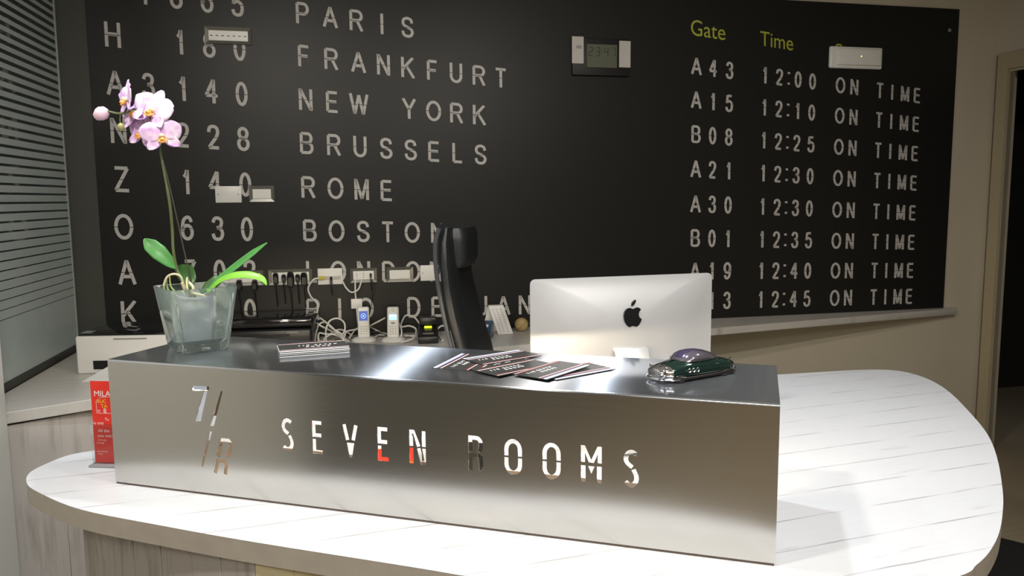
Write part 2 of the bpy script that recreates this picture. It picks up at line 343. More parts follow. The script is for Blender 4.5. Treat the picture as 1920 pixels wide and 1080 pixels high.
def glyph_faces(ch, wmul=1.0, t=.13, gap=True):
    """triangulation of a glyph in em units: x 0..w, y 0..1"""
    w, st = GL[ch]; w *= wmul; a = t/2
    if ch in 'I:': xf = lambda x: w/2
    else: xf = lambda x: a+x*(w-2*a)
    yf = lambda y: a+y*(1-2*a)
    b = bmesh.new()
    for s in st:
        Lf, Rt = ribbon([(xf(x), yf(y)) for x, y in s], t if ch not in ':' else t*1.1)
        vl = [b.verts.new((p.x, p.y, 0)) for p in Lf]; vr = [b.verts.new((p.x, p.y, 0)) for p in Rt]
        for i in range(len(vl)-1):
            try: b.faces.new((vl[i], vr[i], vr[i+1], vl[i+1]))
            except ValueError: pass
    def cut(y, up):
        bmesh.ops.bisect_plane(b, geom=b.verts[:]+b.edges[:]+b.faces[:], plane_co=(0, y, 0), plane_no=(0, 1 if up else -1, 0), clear_outer=True)
    cut(1, True); cut(0, False)
    if gap and ch != ':':
        g = b.copy(); 
        bmesh.ops.bisect_plane(g, geom=g.verts[:]+g.edges[:]+g.faces[:], plane_co=(0, .475, 0), plane_no=(0, 1, 0), clear_outer=True)
        bmesh.ops.bisect_plane(b, geom=b.verts[:]+b.edges[:]+b.faces[:], plane_co=(0, .50, 0), plane_no=(0, -1, 0), clear_outer=True)
        parts = (b, g)
    else: parts = (b,)
    vs = []; fs = []
    for q in parts:
        q.verts.index_update(); k = len(vs); vs += [(v.co.x, v.co.y) for v in q.verts]; fs += [tuple(v.index+k for v in f.verts) for f in q.faces]
    for q in parts: q.free()
    return w, vs, fs
def text_on(mb, s, o, ux, uy, h, sp=.25, wm=1, t=.14, mi=0):
    """small lettering laid on a plane: origin o, unit vectors ux uy, cap height h"""
    x = 0
    for ch in s:
        if ch == ' ': x += .6; continue
        w, vs, fs = glyph_faces(ch, wm, t, False)
        mb.add([o+ux*((x+a)*h)+uy*(b*h) for a, b in vs], fs, mi); x += w+sp
    return x*h
def font_geo(s, size=1.0):
    c = bpy.data.curves.new('f', 'FONT'); c.body = s; c.size = size; o = bpy.data.objects.new('f', c); COL.objects.link(o)
    dg = bpy.context.evaluated_depsgraph_get(); me = o.evaluated_get(dg).to_mesh()
    vs = [(v.co.x, v.co.y) for v in me.vertices]; fs = [tuple(p.vertices) for p in me.polygons]
    bpy.data.objects.remove(o); return vs, fs
def font_on(mb, s, o, ux, uy, h, mi=0):
    vs, fs = font_geo(s, h/.73); mb.add([o+ux*a+uy*b for a, b in vs], fs, mi)
# ================================================================== STRUCTURE
WYAW = math.atan(WB); WU = Vector((cos(WYAW), sin(WYAW), 0)); WN = Vector((sin(WYAW), -cos(WYAW), 0))   # along wall, towards room
def wy(x): return WA+WB*x
struct(MB().box((1.5, 1.5, -.025), (16, 16, .05)).build('floor', M_floor))
struct(MB().box((0.6, 1.4, 2.79), (6.6, 9, .12)).build('ceiling', M_ceil))
# back wall: behind the board and beyond, up to the right corner
KX = 2.845; K = Vector((KX, wy(KX), 0)); RD = WN.copy()      # right wall direction (towards camera)
def slab(p, q, n, th, z0, z1, name, m, **kw):
    p = Vector(p); q = Vector(q); n = Vector(n)
    pts = [p, q, q+n*th, p+n*th]
    return MB().prism([(v.x, v.y) for v in pts], z0, z1).build(name, m, **kw)
struct(slab((-2.6, wy(-2.6), 0), K+WU*.15, -WN, .15, 0, 2.74, 'wall_back', M_wallcream))
# dark pilaster strip at the left end of the board
pz = MB(); a = Vector((-2.02, wy(-2.02), 0)); b_ = Vector((-1.885, wy(-1.885), 0))
pz.prism([(v.x, v.y) for v in (a+WN*.012, b_+WN*.012, b_-WN*.0, a-WN*.0)], .0, 2.74)
struct(pz.build('trim_1', M_colm))
# right wall with doorway
def rw(t, off=0): return K+RD*t+WU*off
T0, T1, ZL = .10, 1.15, 2.25
struct(slab(rw(0), rw(T0), WU, .03, 0, 2.74, 'wall_right', M_wallcream))
struct(slab(rw(T0), rw(T1), WU, .03, ZL, 2.74, 'wall_right', M_wallcream))
struct(slab(rw(T1), rw(7), WU, .03, 0, 2.74, 'wall_right', M_wallcream))
dc = MB()
def pr(mb, t0, t1, o0, o1, z0, z1): mb.prism([(v.x, v.y) for v in (rw(t0, o0), rw(t1, o0), rw(t1, o1), rw(t0, o1))], z0, z1)
pr(dc, .028, T0, -.022, 0, 0, 2.352); pr(dc, T0, T1, -.022, 0, ZL+.01, 2.352); pr(dc, T1, T1+.075, -.022, 0, 0, 2.352)
pr(dc, T0-.002, T0, 0, .035, 0, ZL); pr(dc, T1, T1+.002, 0, .035, 0, ZL)
dg_ = MB(); pr(dg_, .004, .0275, -.006, 0, 0, 2.352); struct(dg_.build('shadow_strip', mat('casing_shadow', (.20, .16, .10), .8)))  # dark strip painted for the shadow beside the casing
struct(dc.build('door_1', mat('casing_paint', (.44, .38, .26), .7), bevel=.002, seg=1))
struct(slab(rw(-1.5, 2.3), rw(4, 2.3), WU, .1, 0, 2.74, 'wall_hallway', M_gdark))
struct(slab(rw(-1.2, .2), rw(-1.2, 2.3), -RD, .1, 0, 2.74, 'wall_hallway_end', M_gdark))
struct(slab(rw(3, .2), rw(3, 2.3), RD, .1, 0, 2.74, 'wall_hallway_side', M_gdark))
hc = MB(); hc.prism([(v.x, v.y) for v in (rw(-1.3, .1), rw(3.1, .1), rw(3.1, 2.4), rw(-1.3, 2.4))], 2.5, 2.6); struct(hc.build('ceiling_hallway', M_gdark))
# left: near wall, glass partition and the unlit room behind it
LX = -1.532
struct(MB().box((LX-.12, 1.53, 1.37), (.24, 1.56, 2.74)).build('wall_left', M_pale))
struct(MB().box((LX-.45, -.9, 1.37), (.2, 3.3, 2.74)).build('wall_left_recess', M_brown))
G0 = Vector((-1.71, 2.30, 0)); GY = -.21235
GD = Vector((sin(GY), cos(GY), 0)); GX0 = Vector((-1.82226, 2.75343, 0)); G0 = GX0+GD*(-.45); G1 = GX0+GD*.80; GN = Vector((cos(GY), -sin(GY), 0))
wn = bpy.data.objects.new('window_1', None); COL.objects.link(wn); struct(wn); wn.empty_display_size = .05
slab(G0, G1, -GN, .008, .90, 2.70, 'window_pane', M_pane, parent=wn)
slab(G0+GN*.012, G1+GN*.012, -GN, .03, .881, .905, 'window_track', M_colm, parent=wn)
slab(G1+GN*.004, G1+GN*.004+GD*.012, -GN, .016, .90, 2.70, 'glass_edge', mat('glass_edge_pale', (.35, .38, .36), .3), parent=wn)
z = .905; base = 1.13
def strip(z0, z1):
    slab(G0+GN*.0012, G1+GN*.0012, -GN, .001, z0, z1, 'film_stripe', M_film, parent=wn)
strip(.907, base)
n = 44; P = .0345
for i in range(n):
    u = i/(n-1); gapf = .08+.5*min(1, u*1.15)
    z0 = base+i*P+P*gapf; strip(z0, base+(i+1)*P)
struct(MB().box((-3.3, 2.6, 1.37), (.1, 4.6, 2.74)).build('wall_side_room', mat('side_room_paint', (.06, .07, .065), .9)))
struct(MB().box((-2.6, .35, 1.37), (1.5, .1, 2.74)).build('wall_side_room_front', M_gdark))
struct(MB().box((.6, -2.6, 1.37), (6.6, .1, 2.74)).build('wall_front', M_walltan))
# ================================================================== FLIGHT BOARD
BX0, BX1, BZ0, BZ1 = -1.886, 2.5655, ZC+.001, 2.60
bd = empty('flight_board', (0, WA, BZ0), 'large black wall panel printed as an airport departures board with grey lettering', 'wall panel', rz=WYAW)
IB = Matrix.Rotation(-WYAW, 4, 'Z') @ Matrix.Translation((0, -WA, -BZ0))
def wl(x): return (Vector((x, wy(x), 0))-Vector((0, WA, 0))).length*(1 if x > 0 else -1)
pb = MB().box(((wl(BX0)+wl(BX1))/2, -.006, (BZ1-BZ0)/2), (wl(BX1)-wl(BX0), .012, BZ1-BZ0)).build('panel', M_panel, bd)
# the print is laid out like a board photographed at an angle: rows converge to the right
def rowy(k, x): return 502+(4131-x)*k
ROWS = [-.1339, -.1115, -.0886, -.0657, -.0425, -.0197, .0021, .0221]
def glyph_px(mb, ch, cx, k, hk=None, wm=1.0, t=.135):
    w, vs, fs = glyph_faces(ch, wm, t); h = (4131-cx)*(hk or (.0124 if cx < 500 else .0116))
    lean = (1100-cx)/15500; out = []
    for a, b in vs:
        dx = (a-w/2)*h; dy = -(b-.5)*h
        q = onwall(cx+dx+lean*dy, rowy(k, cx+dx)+dy, .0126); out.append(IB @ q)
    mb.add(out, fs)
def rowtext(s, xs, k, name='letter', hk=None, wm=1.0, t=.135, m=None, dx=0):
    for ch, x in zip(s, xs):
        mb = MB(); glyph_px(mb, ch, x+dx, k, hk, wm, t); mb.build(name, m or M_letter, bd, norm=False)
LC = ['', 'H', 'A', 'N', 'Z', 'O', 'A', 'K']; LCX = [205, 211, 216, 222, 228, 232, 238, 243]
NUM = ['7865', '180', '3140', '228', '140', '630', '702', '0']
NX = [[275, 330, 388, 445], [337, 392, 449], [278, 342, 396, 453], [343, 400, 456], [349, 403, 460], [351, 408, 463], [357, 412, 468], [469]]
DS = ['PARIS', 'FRANKFURT', 'NEWYORK', 'BRUSSELS', 'ROME', 'BOSTON', 'LONDON', 'RIODEJANE']
DX = [[567, 619, 668, 716, 764], [570, 621, 672, 719, 765, 811, 855, 898, 939], [573, 623, 673, 767, 813, 856, 899], [575, 626, 675, 724, 770, 814, 858, 901],
      [578, 629, 678, 725], [581, 631, 681, 727, 773, 820], [585, 634, 682, 729, 774, 818], [587, 637, 686, 776, 820, 905, 944, 984, 1025]]
for i in range(8):
    if LC[i]: rowtext(LC[i], [LCX[i]], ROWS[i])
    rowtext(NUM[i], NX[i], ROWS[i]); rowtext(DS[i], DX[i], ROWS[i])
GT = ['A43', 'A15', 'B08', 'A21', 'A30', 'B01', 'A19', 'A13']; TM = ['12:00', '12:10', '12:25', '12:30', '12:30', '12:35', '12:40', '12:45']
for i in range(8):
    u = i/7
    rowtext(GT[i], [1306-3*u, 1337-3*u, 1368-5*u], ROWS[i], hk=.0118, wm=.86)
    rowtext(TM[i], [1434-8*u, 1461.5-8*u, 1479-9*u, 1496.5-9*u, 1523.5-10.5*u], ROWS[i], hk=.0117, wm=.86)
    rowtext('ON', [1576-11*u, 1602-12*u], ROWS[i], hk=.0118, wm=.82)
    rowtext('TIME', [1650-12*u, 1673-13*u, 1697-14*u, 1720-15*u], ROWS[i], hk=.0118, wm=.82)
def header(s, x0, wpx, k, h):
    vs, fs = font_geo(s, 1); X = max(v[0] for v in vs); mb = MB()
    mb.add([IB @ onwall(x0+a/X*wpx+(-.02)*0, rowy(k, x0+a/X*wpx)+h/2-b/.73*h, .0126) for a, b in vs], fs); mb.build('lettering', M_yel, bd, norm=False)['kind'] = 'stuff'
header('Gate', 1294, 66, -.1595, 31); header('Time', 1425, 62, -.1595, 29); header('Status', 1565, 84, -.1595, 27)
for (x, y) in ((1780, 57),):
    q = IB @ onwall(x, y, .014); MB().lathe([(0, 0), (.011, 0), (.011, .004), (.006, .007), (0, .007)], q, 12, R=Matrix.Rotation(pi/2, 3, 'X')).build('screw', M_grey, bd)
# ---------- wall fittings
def onpanel(x0, y0, x1, y1, off=.012):
    """rectangle on the board from photo corners -> centre, width, height"""
    a = onwall(x0, (y0+y1)/2, off); b = onwall(x1, (y0+y1)/2, off); t = onwall((x0+x1)/2, y0, off); c = onwall((x0+x1)/2, y1, off)
    return (a+b)/2, (b-a).length, t.z-c.z
def fitting(name, px, label, cat, group=None):
    c, w, h = onpanel(*px); c.z = c.z
    e = empty(name, c, label, cat, rz=WYAW, group=group); return e, w, h
def framed(name, px, label, mods, cat='socket', group='framed wall plates on the black board', kind='module'):
    e, w, h = fitting(name, px, label, cat, group)
    fr = MB(); b = .2*h
    # bevelled ring frame
    o = [(-w/2, -h/2), (w/2, -h/2), (w/2, h/2), (-w/2, h/2)]; i1 = [(-w/2+b, -h/2+b), (w/2-b, -h/2+b), (w/2-b, h/2-b), (-w/2+b, h/2-b)]
    vs = [(x, 0, z) for x, z in o]+[(x*.985, -.009, z*.96) for x, z in o]+[(x, -.006, z) for x, z in i1]+[(x, 0, z) for x, z in i1]
    fs = []
    for r in range(3):
        for k in range(4): fs.append((r*4+k, r*4+(k+1) % 4, r*4+4+(k+1) % 4, r*4+4+k))
    fr.add(vs, fs); fr.build('frame', M_frame, e)
    iw = w-2*b-.002; ih = h-2*b-.002
    pl = MB().box((0, -.0025, 0), (iw, .005, ih)).build('backing', M_white, e)
    for k in range(mods):
        mw_ = iw/mods; mo = MB().box((-iw/2+mw_*(k+.5), -.006, 0), (mw_*.93, .003, ih*.94))
        if kind == 'slot': mo.box((-iw/2+mw_*(k+.5), -.0078, -.001), (mw_*.45, .0008, ih*.09), mi=1)
        if kind == 'holes':
            for q in (-1, 0, 1): mo.lathe([(0, 0), (.0022, 0)], (-iw/2+mw_*(k+.5), -.0078, q*ih*.22), 8, mi=1, R=Matrix.Rotation(pi/2, 3, 'X'))
        mo.build('module', [M_white, M_black], e)
    return e, w, h
framed('switch_plate', (384, 51, 472, 84), 'grey-framed seven-module plate covering the 180 near top left of the board', 7, 'switch', kind='slot')
framed('light_switch', (467, 348, 515, 379), 'grey-framed two-module switch beside the 140 of the Z row', 2, 'switch')
framed('wall_socket', (411, 507, 495, 536), 'grey-framed socket plate behind the orchid leaves', 3, kind='holes')
eB = framed('wall_socket', (503, 504, 586, 534), 'grey-framed socket plate full of black plugs', 5, kind='holes')
framed('wall_socket', (656, 502, 707, 530), 'grey-framed plate with white cables hanging from it, above the first phone', 3, kind='holes')
framed('light_switch', (724, 500, 775, 529), 'grey-framed four-rocker plate nearest the chair headrest', 4, 'switch')
def blank(px, label, extra=None):
    c, w, h = onpanel(*px); e = empty('blank_plate', c, label, 'wall plate', rz=WYAW, group='plain white plates on the board')
    MB().box((0, -.004, 0), (w, .008, h)).build('cover', M_white, e, bevel=.0015)
    for s in (-1, 1): MB().lathe([(0, 0), (.003, 0), (.003, .001)], (s*w*.38, -.0085, 0), 10, R=Matrix.Rotation(pi/2, 3, 'X')).build('screw', M_grey, e)
    return e, w, h
blank((404, 349, 453, 380), 'plain white blank plate over the Z row digits, left of the framed switch')
blank((788, 497, 822, 526), 'plain white plate half hidden behind the chair back')
pc = blank((596, 503, 642, 533), 'plain white plate with a yellow connector taped on it')
MB().box((-pc[1]*.34, -.014, -.006), (.03, .01, .018)).build('connector', mat('connector_yellow', (.55, .48, .08), .4), pc[0], bevel=.002)
MB().box((pc[1]*.05, -.011, -.006), (.09, .005, .014)).build('clear_tape', M_tape, pc[0])
# plugs
def plug(px, py, w, h, d, label, m=None, tail=.05):
    c = onwall(px, py, .022); e = empty('power_plug', c, label, 'plug', rz=WYAW, group='plugs in the wall sockets')
    b = MB(); rings = []
    for (yy, s) in ((0, .9), (-.008, 1), (-d*.7, .85), (-d, .6)):
        rings.append([Vector((w/2*s*abs(cos(a))**.6*(1 if cos(a) > 0 else -1), yy, h/2*s*abs(sin(a))**.6*(1 if sin(a) > 0 else -1)+yy*.25)) for a in [2*pi*k/14 for k in range(14)]])
    b.loft(rings).build('body', m or M_black, e, smooth=True)
    MB().tube(cr([(0, -d*.9, -h*.3), (0, -d*1.1, -h*.5-.01), (.002, -d*.7, -h*.5-tail), (.004, .0, -h*.5-tail*2.2)], 5), .0028, 6).build('cord', M_cableb, e, smooth=True)
plug(517, 521, .028, .055, .035, 'black plug at the left end of the crowded socket plate')
plug(532, 520, .022, .034, .03, 'small black plug second from left in the crowded socket plate')
plug(545, 523, .036, .075, .045, 'largest black plug, in the middle of the crowded socket plate')
plug(558, 520, .022, .036, .03, 'small black plug fourth from left in the crowded socket plate')
plug(570, 522, .034, .065, .04, 'black plug at the right end of the crowded socket plate')
plug(449, 533, .03, .05, .035, 'black plug behind the orchid leaf, left one')
plug(478, 533, .03, .05, .035, 'black plug behind the tip of the orchid leaf, right one')
plug(695, 516, .012, .022, .02, 'small black jack in the plate above the first phone', tail=.03)
plug(621, 527, .014, .05, .02, 'thin black plug hanging on the white plate with the yellow connector', tail=.02)
# clock
e, w, h = fitting('wall_clock', (1071, 74, 1178, 143), 'black digital wall clock reading 23:47 with two white labels', 'clock')
MB().box((0, -.011, 0), (w, .022, h)).build('case', mat('clock_case', (.008, .008, .009), .5), e, bevel=.004)
def seg7(mb, d, x, z, W, H, t=.005, y=-.0262):
    S = {'2': 'abged', '3': 'abgcd', '4': 'fgbc', '7': 'abc'}[d]
    R = {'a': (0, H/2, W, t), 'g': (0, 0, W, t), 'd': (0, -H/2, W, t), 'f': (-W/2, H/4, t, H/2), 'b': (W/2, H/4, t, H/2), 'e': (-W/2, -H/4, t, H/2), 'c': (W/2, -H/4, t, H/2)}
    for s_ in S: cx, cz, a, b = R[s_]; mb.box((x+cx, y, z+cz), (a*.92, .0004, b*.92))
lcd = MB().box((.002, -.0235, .005), (w*.52, .005, h*.62)).build('display', M_lcd, e)
sg = MB()
for k, d in enumerate('2347'): seg7(sg, d, w*(-.19+.125*k)+(.006 if k > 1 else 0), h*.14, .019, .042, .0042)
for zz in (.004, .018): sg.box((w*.002, -.0262, h*.14+zz-.011), (.003, .0004, .003))
sg.build('digits', M_lcdd, lcd)
for sx, ww in ((-.41, .2), (.41, .2)):
    tp = MB().box((w*sx, -.0226, h*(.17 if sx < 0 else .10)), (w*ww, .0016, h*.72)); tp.build('paper_label', M_tape, e)
MB().box((-w*.39, -.0237, h*.25), (w*.09, .0004, h*.09)).build('print', mat('label_print', (.3, .3, .31), .6), e)
# white wall unit with the green light
e, w, h = fitting('wireless_access_point', (1552, 89, 1650, 130), 'rounded white wall unit with a small green light, above ON TIME', 'wall unit')
MB().box((0, -.012, 0), (w, .024, h)).build('base', M_white, e, bevel=.011, seg=4)
MB().box((.012, -.027, .002), (w*.84, .016, h*.76)).build('cover', M_white, e, bevel=.0075, seg=3)
MB().box((.02, -.0354, .006), (.006, .001, .0035)).build('status_light', M_led, e)
MB().box((.008, -.0354, .004), (.004, .001, .003)).build('status_light', mat('led_off', (.35, .4, .3), .4), e)
# ================================================================== WORKTOP AND BASE CABINET (along the walls)
dk = [onz(16, 773), onz(176, 748)]
dk[0] = Vector((LX+.004, 2.335, 0)); ed = (onz(176, 748)-onz(18, 773)); ed.z = 0
e0 = Vector((onz(18, 773).x, onz(18, 773).y, 0)); ed.normalize()
p0 = e0-ed*((e0.y-2.335)/ed.y); p0 = Vector((max(p0.x, LX), p0.y, 0))
wt = MB()
edge_back = Vector((-1.21, 3.03, 0))
p1 = Vector((onz(176, 748).x, onz(176, 748).y, 0))
shelfend = Vector((2.634, 4.60, 0))
poly = [e0-ed*.09, p1, Vector((-1.22, 2.88, 0)), Vector((-1.13, 3.05, 0)), Vector((1.013, 3.953, 0)), shelfend,
        Vector((2.66, wy(2.66)-.003, 0)), Vector((-1.9, wy(-1.9)-.016, 0)), G1+GN*.016, G0+GN*.016+GD*.06]
wt.prism([(v.x, v.y) for v in poly], ZC-.038, ZC)
wo = wt.build('worktop', [M_desk], bevel=.002, seg=1)
tag(wo, 'long whitewashed worktop running along the glass and under the black board', 'worktop')
# side cabinet beneath it
cab = empty('base_cabinet', (e0.x+.03, e0.y+.03, 0), 'whitewashed plank-fronted base cabinet under the worktop at far left', 'cabinet')
Lc = (Vector((-1.22, 2.88, 0))-e0); Lw = Lc.length; cu = Lc.normalized(); cn = Vector((-cu.y, cu.x, 0))
def cab_pt(s, d): return e0+cu*s+cn*d-Vector(cab.location)
cb = MB(); pp_ = [cab_pt(-.03, .03), cab_pt(Lw, .03), cab_pt(Lw, .3), cab_pt(-.03, .12)]; cb.prism([(v.x, v.y) for v in pp_], 0, ZC-.039); cb.build('carcass', M_dark, cab)
npk = 4; 
for k in range(npk):
    s0 = Lw*k/npk; s1 = Lw*(k+1)/npk-.0008
    m_ = MB(); q = [cab_pt(s0 if k else -.028, .008), cab_pt(s1, .008), cab_pt(s1, .0295), cab_pt(s0 if k else -.028, .0295)]
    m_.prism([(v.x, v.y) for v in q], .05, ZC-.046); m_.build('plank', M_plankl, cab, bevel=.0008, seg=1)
# ================================================================== RECEPTION COUNTER
out_px = [(50, 905), (56, 886), (90, 868), (130, 853), (175, 845)]
left_tip = [onz(*p) for p in out_px]
front = [onz(*p) for p in ((70, 922), (150, 955), (300, 985), (480, 1017), (820, 1071))]
right = [onz(*p) for p in ((1800, 1080), (1830, 1060), (1855, 1035), (1873, 1000), (1880, 960), (1880, 920), (1870, 860), (1852, 815), (1820, 775), (1780, 735), (1743, 712), (1700, 698), (1655, 693), (1600, 694), (1463, 702))]
V2 = lambda x, y: Vector((x, y, 0))
ring = [V2(left_tip[4].x, left_tip[4].y), V2(left_tip[3].x, left_tip[3].y), V2(left_tip[2].x, left_tip[2].y), V2(left_tip[1].x, left_tip[1].y), V2(left_tip[0].x, left_tip[0].y)]
ring += [V2(p.x, p.y) for p in front]+[V2(.08, 1.265), V2(.32, 1.21), V2(.58, 1.225)]+[V2(p.x, p.y) for p in right]
inner = [V2(.62, 2.82), V2(.22, 2.66), V2(-.3, 2.53), V2(-.75, 2.50), V2(-1.0, 2.36)]
outl = [Vector(p) for p in cr(ring, 5)]+inner
cp = [(p.x, p.y) for p in outl]
cnt = empty('reception_counter', (0.2, 1.9, 0), 'curved reception counter with whitewashed top in front of the desk', 'counter')
lt = lambda pts: [(x-.2, y-1.9) for x, y in pts]
bt = MB(); n_ = len(cp); q = lt(cp)
bt.add([(x, y, ZC-.045) for x, y in q]+[(x, y, ZC) for x, y in q], [tuple(range(n_, 2*n_))], 0)
bt.add([(x, y, ZC-.045) for x, y in q], [tuple(range(n_-1, -1, -1))], 1)
bt.add([(x, y, ZC-.045) for x, y in q]+[(x, y, ZC-.0005) for x, y in q], [(i, (i+1) % n_, n_+(i+1) % n_, n_+i) for i in range(n_)], 1)
bt.build('countertop', [M_top, M_edge], cnt, norm=True)
# pedestal: follows the front of the top, set back, of separate planks
pl_ = [onz(152, 968, ZC-.045), onz(286, 1006, ZC-.045), onz(364, 1027, ZC-.045), onz(445, 1045, ZC-.045), onz(538, 1062, ZC-.045)]
pl_ = [V2(p.x, p.y) for p in pl_]
curve = cr([pl_[0], pl_[1], pl_[2], pl_[4], V2(-.12, 1.43), V2(.2, 1.33), V2(.5, 1.32), V2(.75, 1.42), V2(.95, 1.62), V2(1.08, 1.85), V2(1.2, 2.15)], 12)
def arc_samples(c, step):
    out = [c[0]]; acc = 0
    for a, b in zip(c, c[1:]):
        L_ = (b-a).length
        while acc+L_ >= step:
            t = (step-acc)/L_; a = a+(b-a)*t; out.append(a); L_ = (b-a).length; acc = 0
        acc += L_
    return out
sm = arc_samples(curve, .088)
for i in range(len(sm)-1):
    a, b = sm[i], sm[i+1]; d = (b-a).normalized(); nn = V2(-d.y, d.x)
    ins = .0 if i % 3 else .0012
    w0, w1 = a+d*.0007+nn*ins, b-d*.0007+nn*ins
    mb = MB().prism([(v.x-.2, v.y-1.9) for v in (w0, w1, w1+nn*.02, w0+nn*.02)], .06, ZC-.046)
    is_y = 5.4 < i < 9
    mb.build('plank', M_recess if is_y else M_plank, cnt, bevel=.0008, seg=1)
body = [V2(p.x-.2, p.y-1.9) for p in [s+V2(.012, .026) for s in sm]]+[V2(.85, .5), V2(.4, .55), V2(-.1, .30), V2(-.6, .12), V2(-1.0, .05)]
MB().prism([(v.x, v.y) for v in body], 0, ZC-.047).build('carcass', M_dark, cnt)
# ================================================================== STEEL BOX WITH CUT-OUT LETTERING
YAW, BL, BD, BH = -.305824, 1.4961, .33685, .29744
bx = empty('steel_sign_box', (-.95173, 1.80919, ZC+.005), 'brushed stainless steel box with cut-out SEVEN ROOMS lettering on the counter', 'sign', rz=YAW)
BA = Vector((-.95173, 1.80919, ZC+.005)); BU = Vector((cos(YAW), sin(YAW), 0)); BV = Vector((-sin(YAW), cos(YAW), 0))
def onfront(x, y):
    d = ray(x, y); t = ((BA-CAM).dot(BV))/d.dot(BV); P_ = CAM+d*t; return ((P_-BA).dot(BU), P_.z-BA.z)
cuts = []
def outline(pts, t):
    Lf, Rt = ribbon(pts, t); return [(p.x, p.y) for p in Lf]+[(p.x, p.y) for p in reversed(Rt)]
def stencil(parts, c, w, h, t):
    s0, z0 = c
    for kind, pts in parts:
        P_ = [(s0+(x-.5)*(w-t), z0+(y-.5)*(h-t)) for x, y in pts]
        cuts.append(outline(P_, t) if kind == 'l' else [(s0+(x-.5)*w, z0+(y-.5)*h) for x, y in pts])
g_ = .055   # half gap
up_, dn_ = .5+g_, .5-g_
ST = {
 'S': [('l', cc([(.98, .93), (.6, 1.0), (.22, .95), (.04, .80), (.16, .66), (.62, up_-.02)], 5)), ('l', cc([(.72, dn_+.03), (.98, .28), (.95, .12), (.68, .01), (.3, .01), (.03, .09)], 5))],
 'E': [('l', [(.95, up_+.02), (0, up_+.02), (0, 1), (1.0, 1)]), ('l', [(0, dn_-.0), (0, 0), (1.05, 0)])],
 'V': [('l', [(0, 1.05), (.27, up_-.03)]), ('l', [(1, 1.05), (.73, up_-.03)]), ('p', [(.25, dn_), (.75, dn_), (.58, 0), (.42, 0)])],
 'N': [('l', [(0, up_-.03), (0, 1.0), (.16, 1.0), (.60, up_-.03)]), ('l', [(1, up_-.03), (1, 1.05)]), ('l', [(0, dn_+.03), (0, -.05)]), ('l', [(.58, dn_+.03), (.88, 0), (1, 0), (1, dn_+.03)])],
 'R': [('l', [(0, up_-.03), (0, 1), (.55, 1)]+el(.55, .82, .42, .18, 80, 0, 5)+[(.97, .72), (.85, up_-.0)]), ('l', [(0, -.05), (0, dn_), (.65, dn_), (.95, .38), (1, -.05)])],
 'O': [('l', [(0, up_-.03), (0, .72)]+el(.5, .72, .5, .28, 180, 0, 14)+[(1, up_-.03)]), ('l', [(0, dn_+.03), (0, .28)]+el(.5, .28, .5, .28, 180, 360, 14)+[(1, dn_+.03)])],
 'M': [('p', [(0, up_-.01), (0, 1), (.2, 1), (.5, .62), (.8, 1), (1, 1), (1, up_-.01), (.8, up_-.01), (.8, .78), (.62, up_-.01), (.38, up_-.01), (.2, .78), (.2, up_-.01)]),
       ('l', [(0, dn_+.01), (0, -.05)]), ('p', [(.34, dn_+.01), (.66, dn_+.01), (.5, .24)]), ('l', [(1, dn_+.01), (1, -.05)])],
}
tt = .0088
for ch, (x, y) in zip('SEVENROOMS', [(538.6, 815), (596, 820.5), (656.7, 827), (719, 833), (782.7, 839), (892, 850.5), (962, 857), (1034, 864.5), (1108.5, 871), (1183, 878.5)]):
    wd = {'S': .030, 'E': .028, 'V': .037, 'N': .037, 'R': .032, 'O': .037, 'M': .041}[ch]
    stencil(ST[ch], onfront(x, y), wd, .0735, tt if ch not in 'M' else .0095)
def pxpoly(pts): cuts.append([onfront(*p) for p in pts])
def rg(x, y): return (300+x/3.4286, 700+y/3.4286)
pxpoly([rg(208, 80), rg(316, 86), rg(312, 110), rg(212, 108)])
pxpoly([rg(278, 116), rg(303, 118), rg(262, 308), rg(228, 308)])
pxpoly([rg(392, 110), rg(402, 118), rg(346, 340), rg(322, 338)])
pxpoly([rg(318, 374), rg(334, 375), rg(278, 600), rg(266, 598)])
cuts.append(outline([onfront(*rg(*p)) for p in ((375, 535), (398, 428), (440, 432), (456, 455), (452, 500), (432, 540))], .0085))
cuts.append(outline([onfront(*rg(*p)) for p in ((356, 640), (374, 562), (418, 566), (428, 590), (420, 648))], .0085))
r_ = .005
def plate_from_curves(outer, holes, th):
    c = bpy.data.curves.new('c', 'CURVE'); c.dimensions = '2D'; c.fill_mode = 'BOTH'; c.extrude = th/2
    for pts in [outer]+holes:
        sp = c.splines.new('POLY'); sp.points.add(len(pts)-1); sp.use_cyclic_u = True
        for i, p in enumerate(pts): sp.points[i].co = (p[0], p[1], 0, 1)
    o = bpy.data.objects.new('c', c); COL.objects.link(o); dg = bpy.context.evaluated_depsgraph_get()
    me = bpy.data.meshes.new_from_object(o.evaluated_get(dg)); bpy.data.objects.remove(o); return me
me = plate_from_curves([(0.0, 0), (BL, 0), (BL, BH-r_), (0.0, BH-r_)], cuts, .002)
uv = me.uv_layers.new(name='UVMap')
for lp in me.loops: v = me.vertices[lp.vertex_index].co; uv.data[lp.index].uv = (v.x, v.y)
me.transform(Matrix(((1, 0, 0, 0), (0, 0, -1, .001), (0, 1, 0, 0), (0, 0, 0, 1)))); me.materials.clear(); me.materials.append(M_steelF)
fp = bpy.data.objects.new('front_panel', me); COL.objects.link(fp); fp.parent = bx; me.name = 'front_panel'
